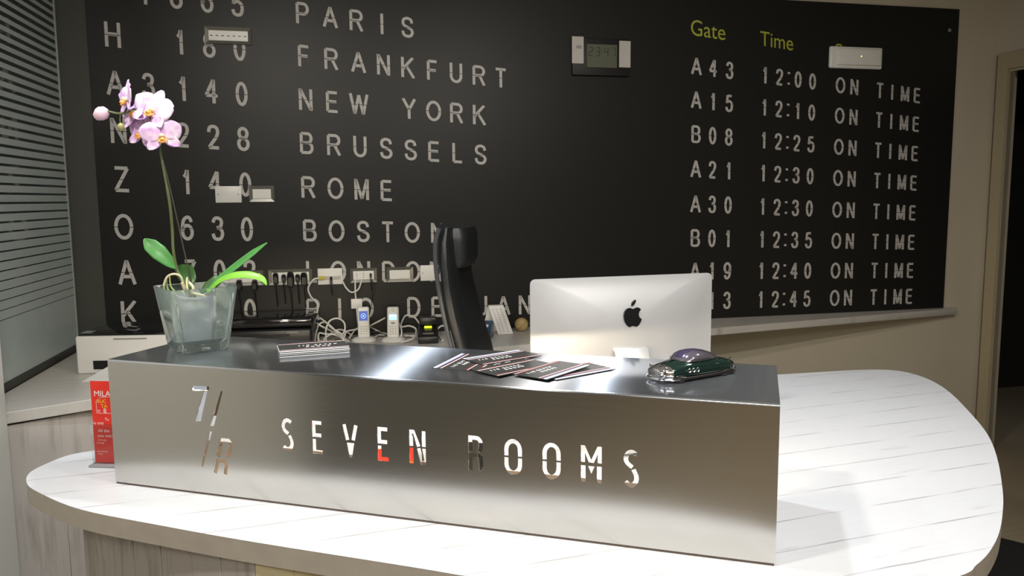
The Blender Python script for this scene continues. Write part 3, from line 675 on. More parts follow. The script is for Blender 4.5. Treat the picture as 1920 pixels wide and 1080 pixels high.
# folded top with rounded front edge
tp = MB(); prof = [(0, BH-r_)]+[(r_-r_*cos(a), BH-r_+r_*sin(a)) for a in [pi/2*k/6 for k in range(1, 7)]]
rear = [(BD, BH), (BD, BH-.002)]; innr = [(r_, BH-.002), (.002, BH-r_)]
full = prof+rear+innr
tp.loft([[Vector((s, y, z)) for y, z in full] for s in (0, BL)], caps=True)
def planar_uv(o, ax=(0, 1)):
    u_ = o.data.uv_layers.new(name='UVMap')
    for l_ in o.data.loops: q_ = o.data.vertices[l_.vertex_index].co; u_.data[l_.index].uv = (q_[ax[0]], q_[ax[1]]+q_[2]*.3)
planar_uv(tp.build('top_panel', M_steelT, bx, smooth=True))
MB().box((BL/2, BD/2-.001, -.0022), (BL-.004, BD-.004, .0042)).build('gap_strip', mat('gap_strip_brown', (.11, .08, .06), .6), bx)  # brown strip filling the gap between box and counter
MB().box((BL-.001, BD/2, (BH-r_)/2), (.002, BD-.004, BH-r_)).build('side_panel', M_steelF if False else M_steelT, bx)
MB().box((.001, BD/2, (BH-r_)/2), (.002, BD-.004, BH-r_)).build('side_panel', M_steelT, bx)
for s in (.06, BL/2+.27, BL-.04):
    for y in (.02, BD-.03): MB().lathe([(0, -.0045), (.007, -.0045), (.007, 0), (0, 0)], (s, y, 0), 12).build('foot', M_rubber, bx)
for s_ in (.22, .60, .96, 1.30): MB().box((s_, .045, BH-.020), (.13 if s_ < 1.2 else .05, .010, .030)).build('light_strip', M_ledw, bx)
ZT = ZC+.005+BH
# things seen through the cut-outs, lying on the counter behind the plate
def inbox(x, y): p = onz(x, y, ZC); return p
p = inbox(712, 872)
for k in range(6):
    f_ = MB().box((random.uniform(-.003, .003), random.uniform(-.003, .003), .0023), (.16, .10, .0045)).build('leaflet', M_red if k % 2 else M_orange)
    f_.location = (p.x+.02, p.y, ZC+k*.0047); f_.rotation_euler = (0, 0, .2)
    tag(f_, ('red' if k % 2 else 'orange')+' leaflet in the pile seen through the cut-out letters E and N', 'leaflet', 'leaflets piled inside the steel box, '+('red' if k % 2 else 'orange')+' ones')
p = inbox(880, 875)
e = empty('desk_tray', (p.x, p.y-.02, ZC), 'dark tray seen through the cut-out letter R', 'tray', rz=-.3)
MB().box((0, 0, .004), (.07, .06, .008)).build('bottom', M_black, e)
for a in ((0, .031, .06, .002), (0, -.031, .06, .002)): MB().box((a[0], a[1], .03), (.07, .003, .06)).build('rim', M_black, e)
# ================================================================== DESKTOP COMPUTER
CW, CH = .528, .345
ic = empty('desktop_computer', (.300, 2.095, ZC), 'silver all-in-one desktop computer seen from behind with a black fruit emblem', 'computer', rz=radians(15.8))
def rrect(w, h, r, n=6):
    out = []
    for (cx, cy, a0) in ((w/2-r, h/2-r, 0), (-w/2+r, h/2-r, 90), (-w/2+r, -h/2+r, 180), (w/2-r, -h/2+r, 270)):
        for k in range(n+1): a = radians(a0+90*k/n); out.append((cx+r*cos(a), cy+r*sin(a)))
    return out
IMZ = .460-CH/2; tilt = Matrix.Rotation(radians(-1), 4, 'X')
bulge = lambda x, z: .005+.036*max(0, 1-abs(2*x/CW)**2.2)*max(0, 1-abs(2*z/CH)**2.2)
shell = MB(); base_r = rrect(CW, CH, .014)
rings = [[Vector((x*.985, .0, z*.978)) for x, z in base_r], [Vector((x, -.001, z)) for x, z in base_r], [Vector((x, -.005, z)) for x, z in base_r]]
for k in range(1, 13):
    s = 1-k/12.5
    rings.append([Vector((x, -bulge(x, z), z)) for x, z in rrect(CW*s, CH*s, min(CH*s/2*.98, .014+(CH*s/2-.014)*min(1, 1.6*(1-s))))])
shell.loft(rings)
sh = shell.build('shell', M_alu, ic, smooth=True); sh.location = (0, 0, IMZ)
scr = MB().box((0, .0008, .03), (CW-.012, .001, CH-.075)).build('screen', M_blackg, ic); scr.location = (0, 0, IMZ)
# emblem: outline with a bite, and a separate leaf
ap = cc([(.0, .37), (.10, .41), (.22, .44), (.34, .40), (.42, .33)], 3)+cc([(.42, .33), (.34, .25), (.30, .10), (.34, -.04), (.46, -.13)], 3)+cc([(.46, -.13), (.40, -.28), (.30, -.42), (.20, -.48), (.10, -.46), (.0, -.43), (-.10, -.46), (-.20, -.48), (-.32, -.38), (-.43, -.18), (-.46, .06), (-.42, .26), (-.30, .40), (-.16, .43), (0, .37)], 4)[:-1]
lf = cc([(-.02, .50), (.02, .66), (.20, .80), (.19, .66), (.10, .54), (-.02, .50)], 4)[:-1]
def flat_emblem(pts, name, s, cx, cz):
    m_ = MB(); k = len(pts)
    P_ = []
    for (x, y) in pts:
        X = cx-0+x*s; Z = cz+y*s; d_ = bulge(X, Z)
        P_.append((X, -d_-.0015, Z))
    c_ = (sum(a[0] for a in P_)/k, min(a[1] for a in P_), sum(a[2] for a in P_)/k)
    dep = c_[1]-.0003
    m_.add([(a[0], dep, a[2]) for a in P_]+[(a[0], dep+.006, a[2]) for a in P_], [tuple(range(k))]+[(i, (i+1) % k, k+(i+1) % k, k+i) for i in range(k)])
    o = m_.build(name, M_blackg, ic); o.location = (0, 0, IMZ)
flat_emblem(ap, 'emblem', .056, .010, .067); flat_emblem(lf, 'emblem_leaf', .056, .010, .067)
stn = MB(); st_prof = [(-.036, .274), (-.058, .271), (-.078, .225), (-.108, .10), (-.125, .012), (-.11, .003), (.05, .001)]
for th in (0,):
    rings = []
    for (y, z) in st_prof: rings.append((y, z))
q = [(y, z) for y, z in st_prof]; m2 = [(y+.005, z+.002) if z < .02 else (y+.007, z-.006) for y, z in reversed(q)]
q = q+m2; wd = .095
stn.loft([[Vector((s, y, z)) for y, z in q] for s in (-.047, .047)]); stn.build('stand', M_alu, ic, bevel=.001, seg=1)
# ================================================================== OFFICE CHAIR (faces right, reclined)
ch = empty('office_chair', (-.095, 2.86, 0), 'black leather high-back office chair behind the steel box', 'chair', rz=radians(-6))
def pxl(x, y): q = ony(x, y, 2.86)-Vector((-.13, 2.86, 0)); return (q.x, q.z)
lft = [pxl(*p) for p in ((818, 424), (811, 450), (812, 490), (817, 530), (827, 580), (838, 625), (848, 660), (866, 730))]
lft = [(a+.02, b) for a, b in lft]
rings = []
for i, (x, z) in enumerate(lft):
    th = (.03, .05, .055, .055, .060, .066, .07, .07)[i]; hw = (.20, .225, .235, .24, .25, .25, .25, .24)[i]
    rings.append([Vector((x+th*(.5+.5*abs(cos(a))**.7*(1 if cos(a) > 0 else -1)), hw*abs(sin(a))**.45*(1 if sin(a) > 0 else -1), z)) for a in [2*pi*k/28 for k in range(28)]])
mb = MB(); mb.loft(rings).build('backrest', M_leather, ch, smooth=True)
sp = MB(); sp.tube(cr([(x-.002, -.225, z) for x, z in lft], 4), .008, 8); sp.build('piping', mat('piping_leather', (.05, .055, .058), .25), ch, smooth=True)
hz = [pxl(*p) for p in ((838, 414), (868, 508))]
rings = []
for k in range(9):
    u = k/8; z = hz[0][1]+(hz[1][1]-hz[0][1])*u; s = (1-abs(2*u-1)**5)**.4*.9+.1; x = lft[1][0]-.018
    rings.append([Vector((x+.002+(.112*(.5+.5*abs(cos(a))**.5*(1 if cos(a) > 0 else -1)))*s+.0, .155*s*abs(sin(a))**.4*(1 if sin(a) > 0 else -1), z)) for a in [2*pi*q/24 for q in range(24)]])
MB().loft(rings).build('headrest', M_leather, ch, smooth=True)
sx = lft[-1][0]+.09
mb = MB(); mb.box((sx+.24, 0, .62), (.52, .5, .11)); mb.build('seat', M_leather, ch, bevel=.04, seg=4)
rings = []
for s in (-1, 1):
    MB().tube(cr([(sx+.02, s*.27, .66), (sx+.04, s*.29, .80), (sx+.2, s*.29, .82), (sx+.36, s*.29, .80), (sx+.38, s*.27, .62)], 5), .018, 8).build('armrest', M_black, ch, smooth=True)
MB().lathe([(0, .12), (.03, .12), (.03, .56), (0, .56)], (sx+.22, 0, 0), 14).build('gas_lift', M_black, ch, smooth=True)
MB().tube([(lft[-1][0]+.05, 0, .80), (sx+.02, 0, .56), (sx+.2, 0, .555)], .02, 8).build('back_bracket', M_black, ch)
for k in range(5):
    a = 2*pi*k/5; mb = MB(); mb.tube([(sx+.22, 0, .13), (sx+.22+.3*cos(a), .3*sin(a), .075)], [.026, .016], 8).build('base_leg', M_black, ch)
    mb = MB(); mb.lathe([(0, -.012), (.027, -.012), (.03, 0), (.027, .012), (0, .012)], (sx+.22+.3*cos(a), .3*sin(a), .031), 14, R=Matrix.Rotation(pi/2, 3, 'X')).build('caster', M_rubber, ch, smooth=True)
# ================================================================== GLASS VASE AND ORCHID
vc = Vector((-.789, 1.938, ZT)); va = radians(37)
ve = empty('glass_vase', vc, 'square tapered clear glass vase on the left end of the steel box', 'vase', rz=va)
def sq(s, z, r=.012): return [Vector((x, y, z)) for x, y in rrect(s, s, r, 4)]
B0, B1, VH = .122, .164, .158
v = MB(); wt_ = .0055
rings = [sq(B0-.012, .0, .012), sq(B0, .006, .014), sq(B1, VH-.001, .016), sq(B1-.002, VH, .015), sq(B1-2*wt_+.002, VH, .013), sq(B1-2*wt_, VH-.001, .012), sq(B0-.012+.003, .030, .018), sq(B0-.03, .022, .02)]
v.loft(rings).build('bowl', M_glass, ve, smooth=True)
oc = Vector((vc.x-.005, vc.y+.0, ZT+.028))
orc = empty('potted_orchid', oc, 'lilac orchid in a clear plastic pot standing inside the glass vase', 'plant')
def L(p): return Vector(p)-oc
# pot
pr_ = [(.0, .0), (.036, .0), (.040, .004), (.052, .098), (.056, .098), (.056, .102), (.050, .101), (.038, .006), (0, .005)]
MB().lathe(pr_, (0, 0, 0), 28, sx=.92, sy=.92).build('pot', M_pot, orc, smooth=True)
MB().lathe([(0, .002), (.030, .002), (.037, .05), (.040, .068), (.03, .075), (0, .078)], (0, 0, .004), 18, sx=.92, sy=.92).build('potting_mix', M_moss, orc, smooth=True)
OY = 1.93
def op(x, y, dy=0): return L(ony(x, y, OY+dy))
stem = cr([op(362, 590), op(357, 555), op(345, 530, -.005), op(332, 505), op(325, 470), op(323, 430, .005), op(318, 380), op(309, 330), op(301, 285), op(296, 250, .01), op(283, 215, .01), op(262, 203, .0), op(240, 210), op(222, 213), op(200, 208)], 6)
MB().tube(stem, [.0036]*40+[.0028]*(len(stem)-40), 8).build('stem', M_stemm, orc, smooth=True)
MB().tube(cr([op(366, 600, .01), op(356, 520, .01), op(345, 470, .012), op(334, 420, .012), op(318, 350, .01), op(305, 300, .008)], 4), .0018, 6).build('dark_rod', M_stemd, orc, smooth=True)  # thin dark rod running beside the stem
MB().tube(cr([op(226, 214), op(225, 225), op(226, 232)], 3), .0016, 6).build('stem', M_stemm, orc, smooth=True)
def leaf(pts, widths, nrm, name, m, cup=.25, sag=0):
    c = cr(pts, 6); nn = len(c); ws = [widths[min(int(i/6), len(widths)-1)]*(1-(i/6) % 1)+widths[min(int(i/6)+1, len(widths)-1)]*((i/6) % 1) for i in range(nn)]
    nrm = Vector(nrm).normalized(); vs = []; M_ = 6
    for i, p in enumerate(c):
        t = (c[min(i+1, nn-1)]-c[max(i-1, 0)]).normalized(); sd = t.cross(nrm).normalized(); up = sd.cross(t)
        for k in range(-M_//2, M_//2+1):
            u = k/(M_/2); vs.append(p+sd*(u*ws[i])+up*(abs(u)**1.5*cup*ws[i]))
    W_ = M_+1; fs = [(i*W_+k, i*W_+k+1, (i+1)*W_+k+1, (i+1)*W_+k) for i in range(nn-1) for k in range(M_)]
    o = MB().add(vs, fs).build(name, m, orc, smooth=True, norm=False)
    md = o.modifiers.new('t', 'SOLIDIFY'); md.thickness = .0012; md.offset = 0
    return o
leaf([op(332, 503), op(318, 492, -.01), op(298, 474, -.02), op(281, 459, -.025), op(270, 448, -.03)], [.003, .014, .021, .018, .002], (.35, -.8, .55), 'leaf', M_leaf, .12)
leaf([op(350, 545, .02), op(352, 525, .03), op(345, 508, .05), op(330, 500, .07)], [.006, .02, .024, .004], (.3, -.8, .5), 'leaf', M_leafd, .1)
leaf([op(385, 552, -.01), op(415, 522, -.0), op(448, 496, .01), op(476, 474, .015), op(501, 455, .02)], [.006, .010, .011, .009, .001], (-.5, -.75, .3), 'leaf', M_leaf, .3)
leaf([op(388, 552, -.02), op(410, 530, -.03), op(435, 519, -.04), op(465, 517, -.045), op(490, 523, -.05), op(500, 535, -.05)], [.005, .012, .013, .013, .009, .001], (.1, -.55, .85), 'leaf', M_leafl, .25)
leaf([op(376, 556, .0), op(392, 540, .01), op(408, 525, .02), op(418, 518, .03)], [.006, .016, .014, .002], (.2, -.8, .6), 'leaf', M_leafd, .2)
def root(pts, r, m): MB().tube(cr(pts, 5), r, 7).build('root', m, orc, smooth=True)
root([op(357, 552), op(345, 535, -.02), op(338, 518, -.03), (op(325, 514, -.03)), op(313, 520, -.03), op(307, 535, -.03)], .0028, M_root)
root([op(307, 533, -.03), op(309, 550, -.03), op(320, 560, -.03)], .002, M_rootg)
root([op(318, 517, -.03), op(322, 540, -.03), op(345, 557, -.03)], .0018, M_rootg)
root([op(312, 522, -.02), op(316, 545, -.02), op(335, 560, -.02)], .0016, M_rootg)
root([op(362, 570), op(360, 555, -.02), op(362, 540, -.025), op(355, 530, -.02)], .0035, M_root)
root([op(360, 556, -.02), op(372, 556, -.03), op(383, 556, -.035)], .003, M_root)
root([op(350, 560, -.0), op(346, 545, -.02), op(341, 530, -.03)], .003, M_root)
root([op(364, 560, 0), op(366, 600, .0), op(365, 640, .0)], .004, M_stemd)
root([op(352, 545, -.01), op(350, 530, -.01), op(351, 520, -.01)], .0022, M_col)
def flower(px, py, dy, face, s, roll=0, name='flower'):
    """phalaenopsis: two round petals, three sepals, lip and column"""
    c = op(px, py, dy); f = Vector(face).normalized(); up = Vector((0, 0, 1)); xr = up.cross(f).normalized(); up = f.cross(xr)
    R0 = Matrix((xr, up, f)).transposed()
    R_ = R0 @ Matrix.Rotation(roll, 3, 'Z')
    core = MB(); core.lathe([(0, .0), (.12*s, .03*s), (.10*s, .16*s), (.05*s, .24*s), (0, .26*s)], c, 10, R=R_)
    fo = core.build(name, M_col, orc, smooth=True)
    def petal(ang, Lp, Wp, z0, cup, tipcurl):
        vs = []; NU, NV = 8, 6
        for i in range(NU+1):
            u = i/NU; wd_ = Wp*(sin(pi*min(1, u*.93+.05))**.62)
            for k in range(NV+1):
                v_ = 2*k/NV-1; x_ = v_*wd_*s*.5; y_ = u*Lp*s
                z_ = z0*s+cup*s*(v_*v_*.5)*.35+tipcurl*s*u*u
                vs.append(c+R_ @ (Matrix.Rotation(ang, 3, 'Z') @ Vector((x_, y_+.05*s, z_))))
        fs = [(i*(NV+1)+k, i*(NV+1)+k+1, (i+1)*(NV+1)+k+1, (i+1)*(NV+1)+k) for i in range(NU) for k in range(NV)]
        o = MB().add(vs, fs).build('petal', M_petal, fo, smooth=True, norm=False)
        md = o.modifiers.new('t', 'SOLIDIFY'); md.thickness = .0009; md.offset = 0
    petal(0, .95, .62, -.03, .3, -.05); petal(radians(128), .9, .55, -.04, .3, .08); petal(radians(-128), .9, .55, -.04, .3, .08)
    petal(radians(68), .98, 1.05, .03, -.35, .12); petal(radians(-68), .98, 1.05, .03, -.35, .12)
    lp = MB()
    lp.lathe([(0, -.22*s), (.11*s, -.1*s), (.14*s, 0), (.1*s, .1*s), (.0, .16*s)], c+R_ @ Vector((0, -.2*s, .2*s)), 12, sx=1, sy=.8, R=R_)
    lp.tube(cr([c+R_ @ Vector(q_)*s for q_ in ((-.22, -.12, .15), (-.12, -.28, .22), (0, -.32, .25), (.12, -.28, .22), (.22, -.12, .15))], 4), [.03*s]*3+[.06*s]*11+[.03*s]*3, 8)
    lab(lp.build('lip', M_lip, fo, smooth=True), 'orange and white lip of the flower')
flower(303, 254, -.03, (.35, -.85, -.05), .048, .15)
flower(268, 248, -.005, (-.45, -.85, .15), .050, -.2)
flower(287, 207, -.02, (-.1, -.9, .25), .054, -.35)
flower(254, 212, -.0, (-.55, -.7, .4), .046, .5)
flower(238, 186, -.01, (-.72, -.62, .1), .048, .1)
def bud(px, py, r, m, R_, parent=orc):
    MB().lathe([(0, -1.25*r), (.55*r, -1.0*r), (.95*r, -.3*r), (1.0*r, .25*r), (.7*r, .85*r), (.0, 1.2*r)], op(px, py), 14, R=R_).build('bud', m, parent, smooth=True)
bud(190, 213, .0165, M_bud, Matrix.Rotation(radians(60), 3, 'Y')); bud(227, 238, .0085, M_budg, Matrix.Identity(3))
# ================================================================== FLYERS ON THE BOX TOP
def flyer(name, p, ang, zoff, flip, label, Lf=.165, Wf=.088, group='dark flyers fanned out on the steel box', bar=True, parent=None):
    """p = corner on the top, ang = direction of the long edge, width goes to the right of it"""
    e = empty(name, (p[0], p[1], ZT+zoff), label, 'flyer', rz=ang, group=group)
    fl(e, Lf, Wf, flip, bar); return e
def fl(e, Lf, Wf, flip, bar=True, z=0):
    MB().box((Lf/2, -Wf/2, z+.0006), (Lf, Wf, .0011)).build('card', M_card, e)
    Y = lambda y: -(Wf-y) if flip else -y
    def stripe(y0, y1, m, n): MB().box((Lf/2, (Y(y0)+Y(y1))/2, z+.00125), (Lf*.985, abs(y1-y0), .0002)).build(n, m, e)
    if bar: stripe(.002, .008, M_whiteb, 'stripe'); stripe(.008, .012, M_blue, 'stripe')
    stripe(.0165, .0195, M_redd, 'stripe'); stripe(.0195, .0215, M_whiteb, 'stripe')
    stripe(Wf-.009, Wf-.006, M_redd, 'stripe'); stripe(Wf-.0062, Wf-.0045, M_whiteb, 'stripe')
    t = MB(); o = Vector((Lf*.12, -Wf/2-.010, z+.0014))
    ux, uy = Vector((1, 0, 0)), Vector((0, 1, 0))
    if flip: o = Vector((Lf*.12, -Wf/2+.004, z+.0014))
    text_on(t, '7/R SEVEN', o+uy*.010, ux, uy, .0095, .5, t=.2); text_on(t, 'ROOMS', o+ux*.03+uy*(-.004), ux, uy, .0095, .5, t=.2)
    t.build('lettering', M_whiteb, e, norm=False)['kind'] = 'stuff'
def edgedir(a, b): p, q = onz(*a, ZT), onz(*b, ZT); return (p.x, p.y), atan2(q.y-p.y, q.x-p.x)
p_, a_ = (-.176, 1.679), radians(71.3)
flyer('flyer', p_, a_, .0003, False, 'leftmost dark flyer of the fan, with a white and blue bar on its left edge')
p_, a_ = edgedir((881, 694.5), (928, 668)); flyer('flyer', p_, a_, .0018, False, 'second dark flyer from the left, mostly under the others', bar=False)
q0 = onz(912, 666.5, ZT); q1 = onz(962, 661, ZT)
p_, a_ = edgedir((905, 687), (995, 672)); nv = V2(-sin(a_), cos(a_))*.083
flyer('flyer', (p_[0]+nv.x, p_[1]+nv.y), a_, .0033, False, 'dark flyer at the back of the fan with a pale bar along its far edge')
p_, a_ = edgedir((884, 697.5), (988, 677)); flyer('flyer', p_, a_, .0048, False, 'dark flyer in the middle of the fan, pointing to the right', bar=False)
p_, a_ = edgedir((1043, 715), (1128, 699)); flyer('flyer', (p_[0]-sin(a_)*.088, p_[1]+cos(a_)*.088), a_, .0018, True, 'rightmost flyer, its pale blue edge showing under the next', Wf=.088)
p_, a_ = edgedir((960, 707.5), (1046, 681.5)); flyer('flyer', p_, a_, .0063, True, 'dark flyer on top at the right of the fan, blue bar on its near edge')
SKR = atan2(.055, .150)
for k in range(7):
    f_ = MB().box((.08+random.uniform(-.001, .001), -.044+random.uniform(-.001, .001), .001), (.162, .088, .0018)).build('flyer', M_card if k % 2 else M_whiteb)
    f_.location = (-.576, 1.893, ZT+k*.0021); f_.rotation_euler = (0, 0, SKR)
    tag(f_, 'flyer in the neat pile beside the orchid vase, beneath its top one', 'flyer', 'flyers in the neat pile')
top = empty('flyer', (-.576, 1.893, ZT), 'top dark flyer of the neat pile beside the orchid vase', 'flyer', rz=SKR, group='flyers in the neat pile')
MB().box((.08, -.044, .0152), (.162, .088, .0011)).build('card', M_card, top)
for y0, m_ in ((.003, M_redd), (.006, M_whiteb), (.082, M_redd), (.0845, M_whiteb)): MB().box((.081, -y0, .0159), (.16, .0022, .0002)).build('stripe', m_, top)
t = MB(); text_on(t, '7/R SEVEN', Vector((.045, -.045, .0161)), Vector((1, 0, 0)), Vector((0, 1, 0)), .011, .45, t=.2); text_on(t, 'ROOMS', Vector((.062, -.064, .0161)), Vector((1, 0, 0)), Vector((0, 1, 0)), .011, .45, t=.2)
t.build('lettering', M_whiteb, top, norm=False)['kind'] = 'stuff'
# ================================================================== MODEL CAR
ca = radians(31)
car = empty('model_car', (.285, 1.532, ZT), 'dark green vintage model car with chrome nose on the right end of the steel box', 'toy car', rz=ca)
car.scale = (.85, .83, .74)
def ringc(x, w_, zb, zt_, n_=3.0, k=28, yb=1.0):
    out = []
    for i in range(k):
        a = 2*pi*i/k; c_, s_ = cos(a), sin(a); zz = (zt_+zb)/2+(zt_-zb)/2*abs(s_)**(2/n_)*(1 if s_ > 0 else -1)
        out.append(Vector((x, w_*abs(c_)**(2/n_)*(1 if c_ > 0 else -1)*(1-.14*max(0, s_)), zz)))
    return out
CS = [(.0, .010, .020, .032), (.004, .024, .013, .038), (.014, .036, .010, .043), (.035, .043, .009, .049), (.07, .047, .009, .055), (.11, .049, .009, .057), (.15, .049, .009, .055), (.18, .047, .010, .050), (.205, .042, .013, .044), (.225, .032, .017, .038), (.237, .012, .022, .031)]
xs = cr([(a, b, c) for a, b, c, d in CS], 3); zs = cr([(a, d, 0) for a, b, c, d in CS], 3)
MB().loft([ringc(p.x, p.y, p.z, q.y) for p, q in zip(xs, zs)]).build('body', M_cargreen, car, smooth=True)
GS = [(.060, .016, .052), (.070, .031, .061), (.082, .037, .0715), (.098, .040, .0775), (.12, .040, .078), (.142, .037, .073), (.166, .029, .064), (.190, .012, .051)]
MB().loft([ringc(x, w_, .044, z_, 2.3) for x, w_, z_ in GS]).build('window_dome', M_carglass, car, smooth=True)
rf = []
for x, w_, z_ in GS[1:-1]:
    rf.append([Vector((x, w_*.93*sin(b), .0452+(z_-.044)*cos(b)**.9)) for b in [radians(-40+80*k/10) for k in range(11)]])
vs = [p for r in rf for p in r]; fs = [(i*11+k, i*11+k+1, (i+1)*11+k+1, (i+1)*11+k) for i in range(len(rf)-1) for k in range(10)]
o = MB().add(vs, fs).build('roof', mat('roof_lilac_reflection', (.10, .08, .18), .1, .6, var=0, coat=1), car, smooth=True, norm=False)  # lilac colour stands in for the purple reflection on the roof
for s in (-1, 1):
    MB().tube(cr([(x, s*(w_+.001), .0545 if 0 < i < 7 else .054) for i, (x, w_, z_) in enumerate(GS)], 3), .0009, 6).build('window_trim', M_chrome, car, smooth=True)
    MB().tube(cr([(.02, s*.038, .016), (.06, s*.0475, .015), (.11, s*.0497, .015), (.16, s*.0492, .016), (.205, s*.043, .019), (.232, s*.024, .024)], 4), .0012, 6).build('side_trim', M_chrome, car, smooth=True)
    for k in range(3):
        MB().tube([(.062+.0125*k+.0044*cos(a), s*.0484+s*.0006*k, .033+.0052*sin(a)) for a in [2*pi*q/12 for q in range(13)]], .0011, 6, caps=False).build('porthole', M_chrome, car, smooth=True)
    MB().box((.152, s*.0492, .042), (.009, .0015, .0015)).build('door_handle', M_chrome, car)
    MB().lathe([(0, 0), (.0062, 0), (.007, .003), (.004, .006), (0, .0068)], (.011, s*.026, .040), 14, R=Matrix.Rotation(-pi/2, 3, 'Y')).build('headlight', M_chrome, car, smooth=True)
    MB().lathe([(0, 0), (.0028, 0), (.002, .006), (0, .007)], (.214, s*.028, .044), 10, R=Matrix.Rotation(pi/2, 3, 'Y')).build('tail_light', M_chrome, car, smooth=True)
    for x_ in (.045, .185):
        wh = MB().lathe([(0, -.007), (.012, -.007), (.0145, -.004), (.0145, .004), (.012, .007), (0, .007)], (x_, s*.036, .0147), 18, R=Matrix.Rotation(pi/2, 3, 'X')).build('wheel', M_rubber, car, smooth=True)
        MB().lathe([(0, 0), (.007, 0), (.006, .002), (0, .003)], (x_, s*.0432, .0147), 14, R=Matrix.Rotation(pi/2*s, 3, 'X')).build('hub_cap', M_chrome, wh, smooth=True)
nose = MB().loft([ringc(x, w_, zb, zt_) for x, w_, zb, zt_ in ((-.0015, .012, .018, .034), (.003, .0255, .012, .0395), (.0135, .0372, .009, .0445), (.022, .0405, .0085, .0465))]).build('chrome_nose', M_chrome, car, smooth=True)
MB().box((.12, 0, .0115), (.19, .090, .011)).build('underbody', M_black, car, bevel=.004)
gr = MB().loft([[Vector((-.004+dx, .021*cc_*cos(a), .029+.0105*cc_*sin(a))) for a in [2*pi*k/20 for k in range(20)]] for dx, cc_ in ((.004, 1.25), (0, 1.15), (-.002, .9))]).build('grille', M_chrome, car, smooth=True)
for k in range(-5, 6): MB().tube([(-.0058, k*.0034, .029-.0085*(1-(k/7)**2)), (-.0062, k*.0034, .029+.0085*(1-(k/7)**2))], .0007, 5).build('grille_bar', M_blackg if k % 2 else M_chrome, gr)
MB().tube(cr([(.035, -.046, .012), (.012, -.04, .013), (-.004, -.022, .013), (-.007, 0, .013), (-.004, .022, .013), (.012, .04, .013), (.035, .046, .012)], 4), .0034, 8).build('front_bumper', M_chrome, car, smooth=True)
MB().tube(cr([(.215, -.04, .017), (.236, -.024, .018), (.242, 0, .018), (.236, .024, .018), (.215, .04, .017)], 4), .0025, 8).build('rear_bumper', M_chrome, car, smooth=True)
MB().tube([(.003, 0, .044), (.02, 0, .0522), (.05, 0, .056), (.075, 0, .058)], .001, 6).build('bonnet_trim', M_chrome, car, smooth=True)
# ================================================================== PRINTER, SCANNER, PAPERS ON THE WORKTOP
pf = onz(145, 702); pr_e = empty('printer', (pf.x, pf.y, ZC), 'white printer with a glossy black lid beside the frosted glass', 'printer', rz=radians(3))
PW, PD, PH = .42, .31, .150
b = MB(); b.box((PW/2, PD/2, PH/2), (PW, PD, PH)); b.build('body', M_white, pr_e, bevel=.008, seg=3)
MB().box((PW/2+.003, PD/2+.002, PH+.004), (PW-.012, PD-.01, .010)).build('lid', M_blackg, pr_e, bevel=.004)
MB().box((.03, .05, PH+.0096), (.036, .05, .0006)).build('control_sticker', mat('sticker', (.35, .42, .42), .4, var=.5, scale=300), pr_e)
MB().box((PW/2+.005, -.0005, .036), (PW*.72, .002, .034)).build('paper_slot', M_black, pr_e)
MB().box((PW/2, -.0012, PH-.012), (PW*.3, .002, .004)).build('latch', M_grey, pr_e)
p_ = onz(150, 716); 
ps = MB(); s0 = onz(153, 717); s1 = onz(230, 712); ps.add([s0+Vector((0, 0, .002)), s0+Vector((.22, .02, .002)), s0+Vector((.21, .2, .05)), s0+Vector((.06, .17, .05))], [(0, 1, 2, 3)])
so = ps.build('paper_sheet', M_whiteb, norm=False); md = so.modifiers.new('t', 'SOLIDIFY'); md.thickness = .001
tag(so, 'white paper sheet sticking out of the printer', 'paper')
p_ = onz(437, 637); 
se = empty('black_printer', (-1.31, 3.475, ZC), 'low glossy black printer behind the orchid, under the board', 'printer', rz=radians(10))
SW = .40
MB().box((SW/2, .10, .045), (SW, .22, .086)).build('body', M_black, se, bevel=.015, seg=3)
MB().box((SW/2, .105, .118), (SW+.02, .23, .05)).build('lid', M_blackg, se, bevel=.018, seg=3)
MB().box((SW*.5, -.012, .06), (SW*.5, .006, .012)).build('tray_slot', M_blackg, se)
MB().box((SW*.78, -.013, .072), (.05, .002, .004)).build('nameplate', M_grey, se)
# dark bin / speaker beside it
e = empty('black_box', (-1.035, 3.735, ZC), 'plain black box on the worktop beside the low black printer', 'box', rz=WYAW)
MB().box((.04, .0, .06), (.10, .07, .12)).build('body', M_black, e, bevel=.004)
MB().box((.04, -.0005, .122), (.09, .06, .004)).build('lid', M_black, e, bevel=.001)
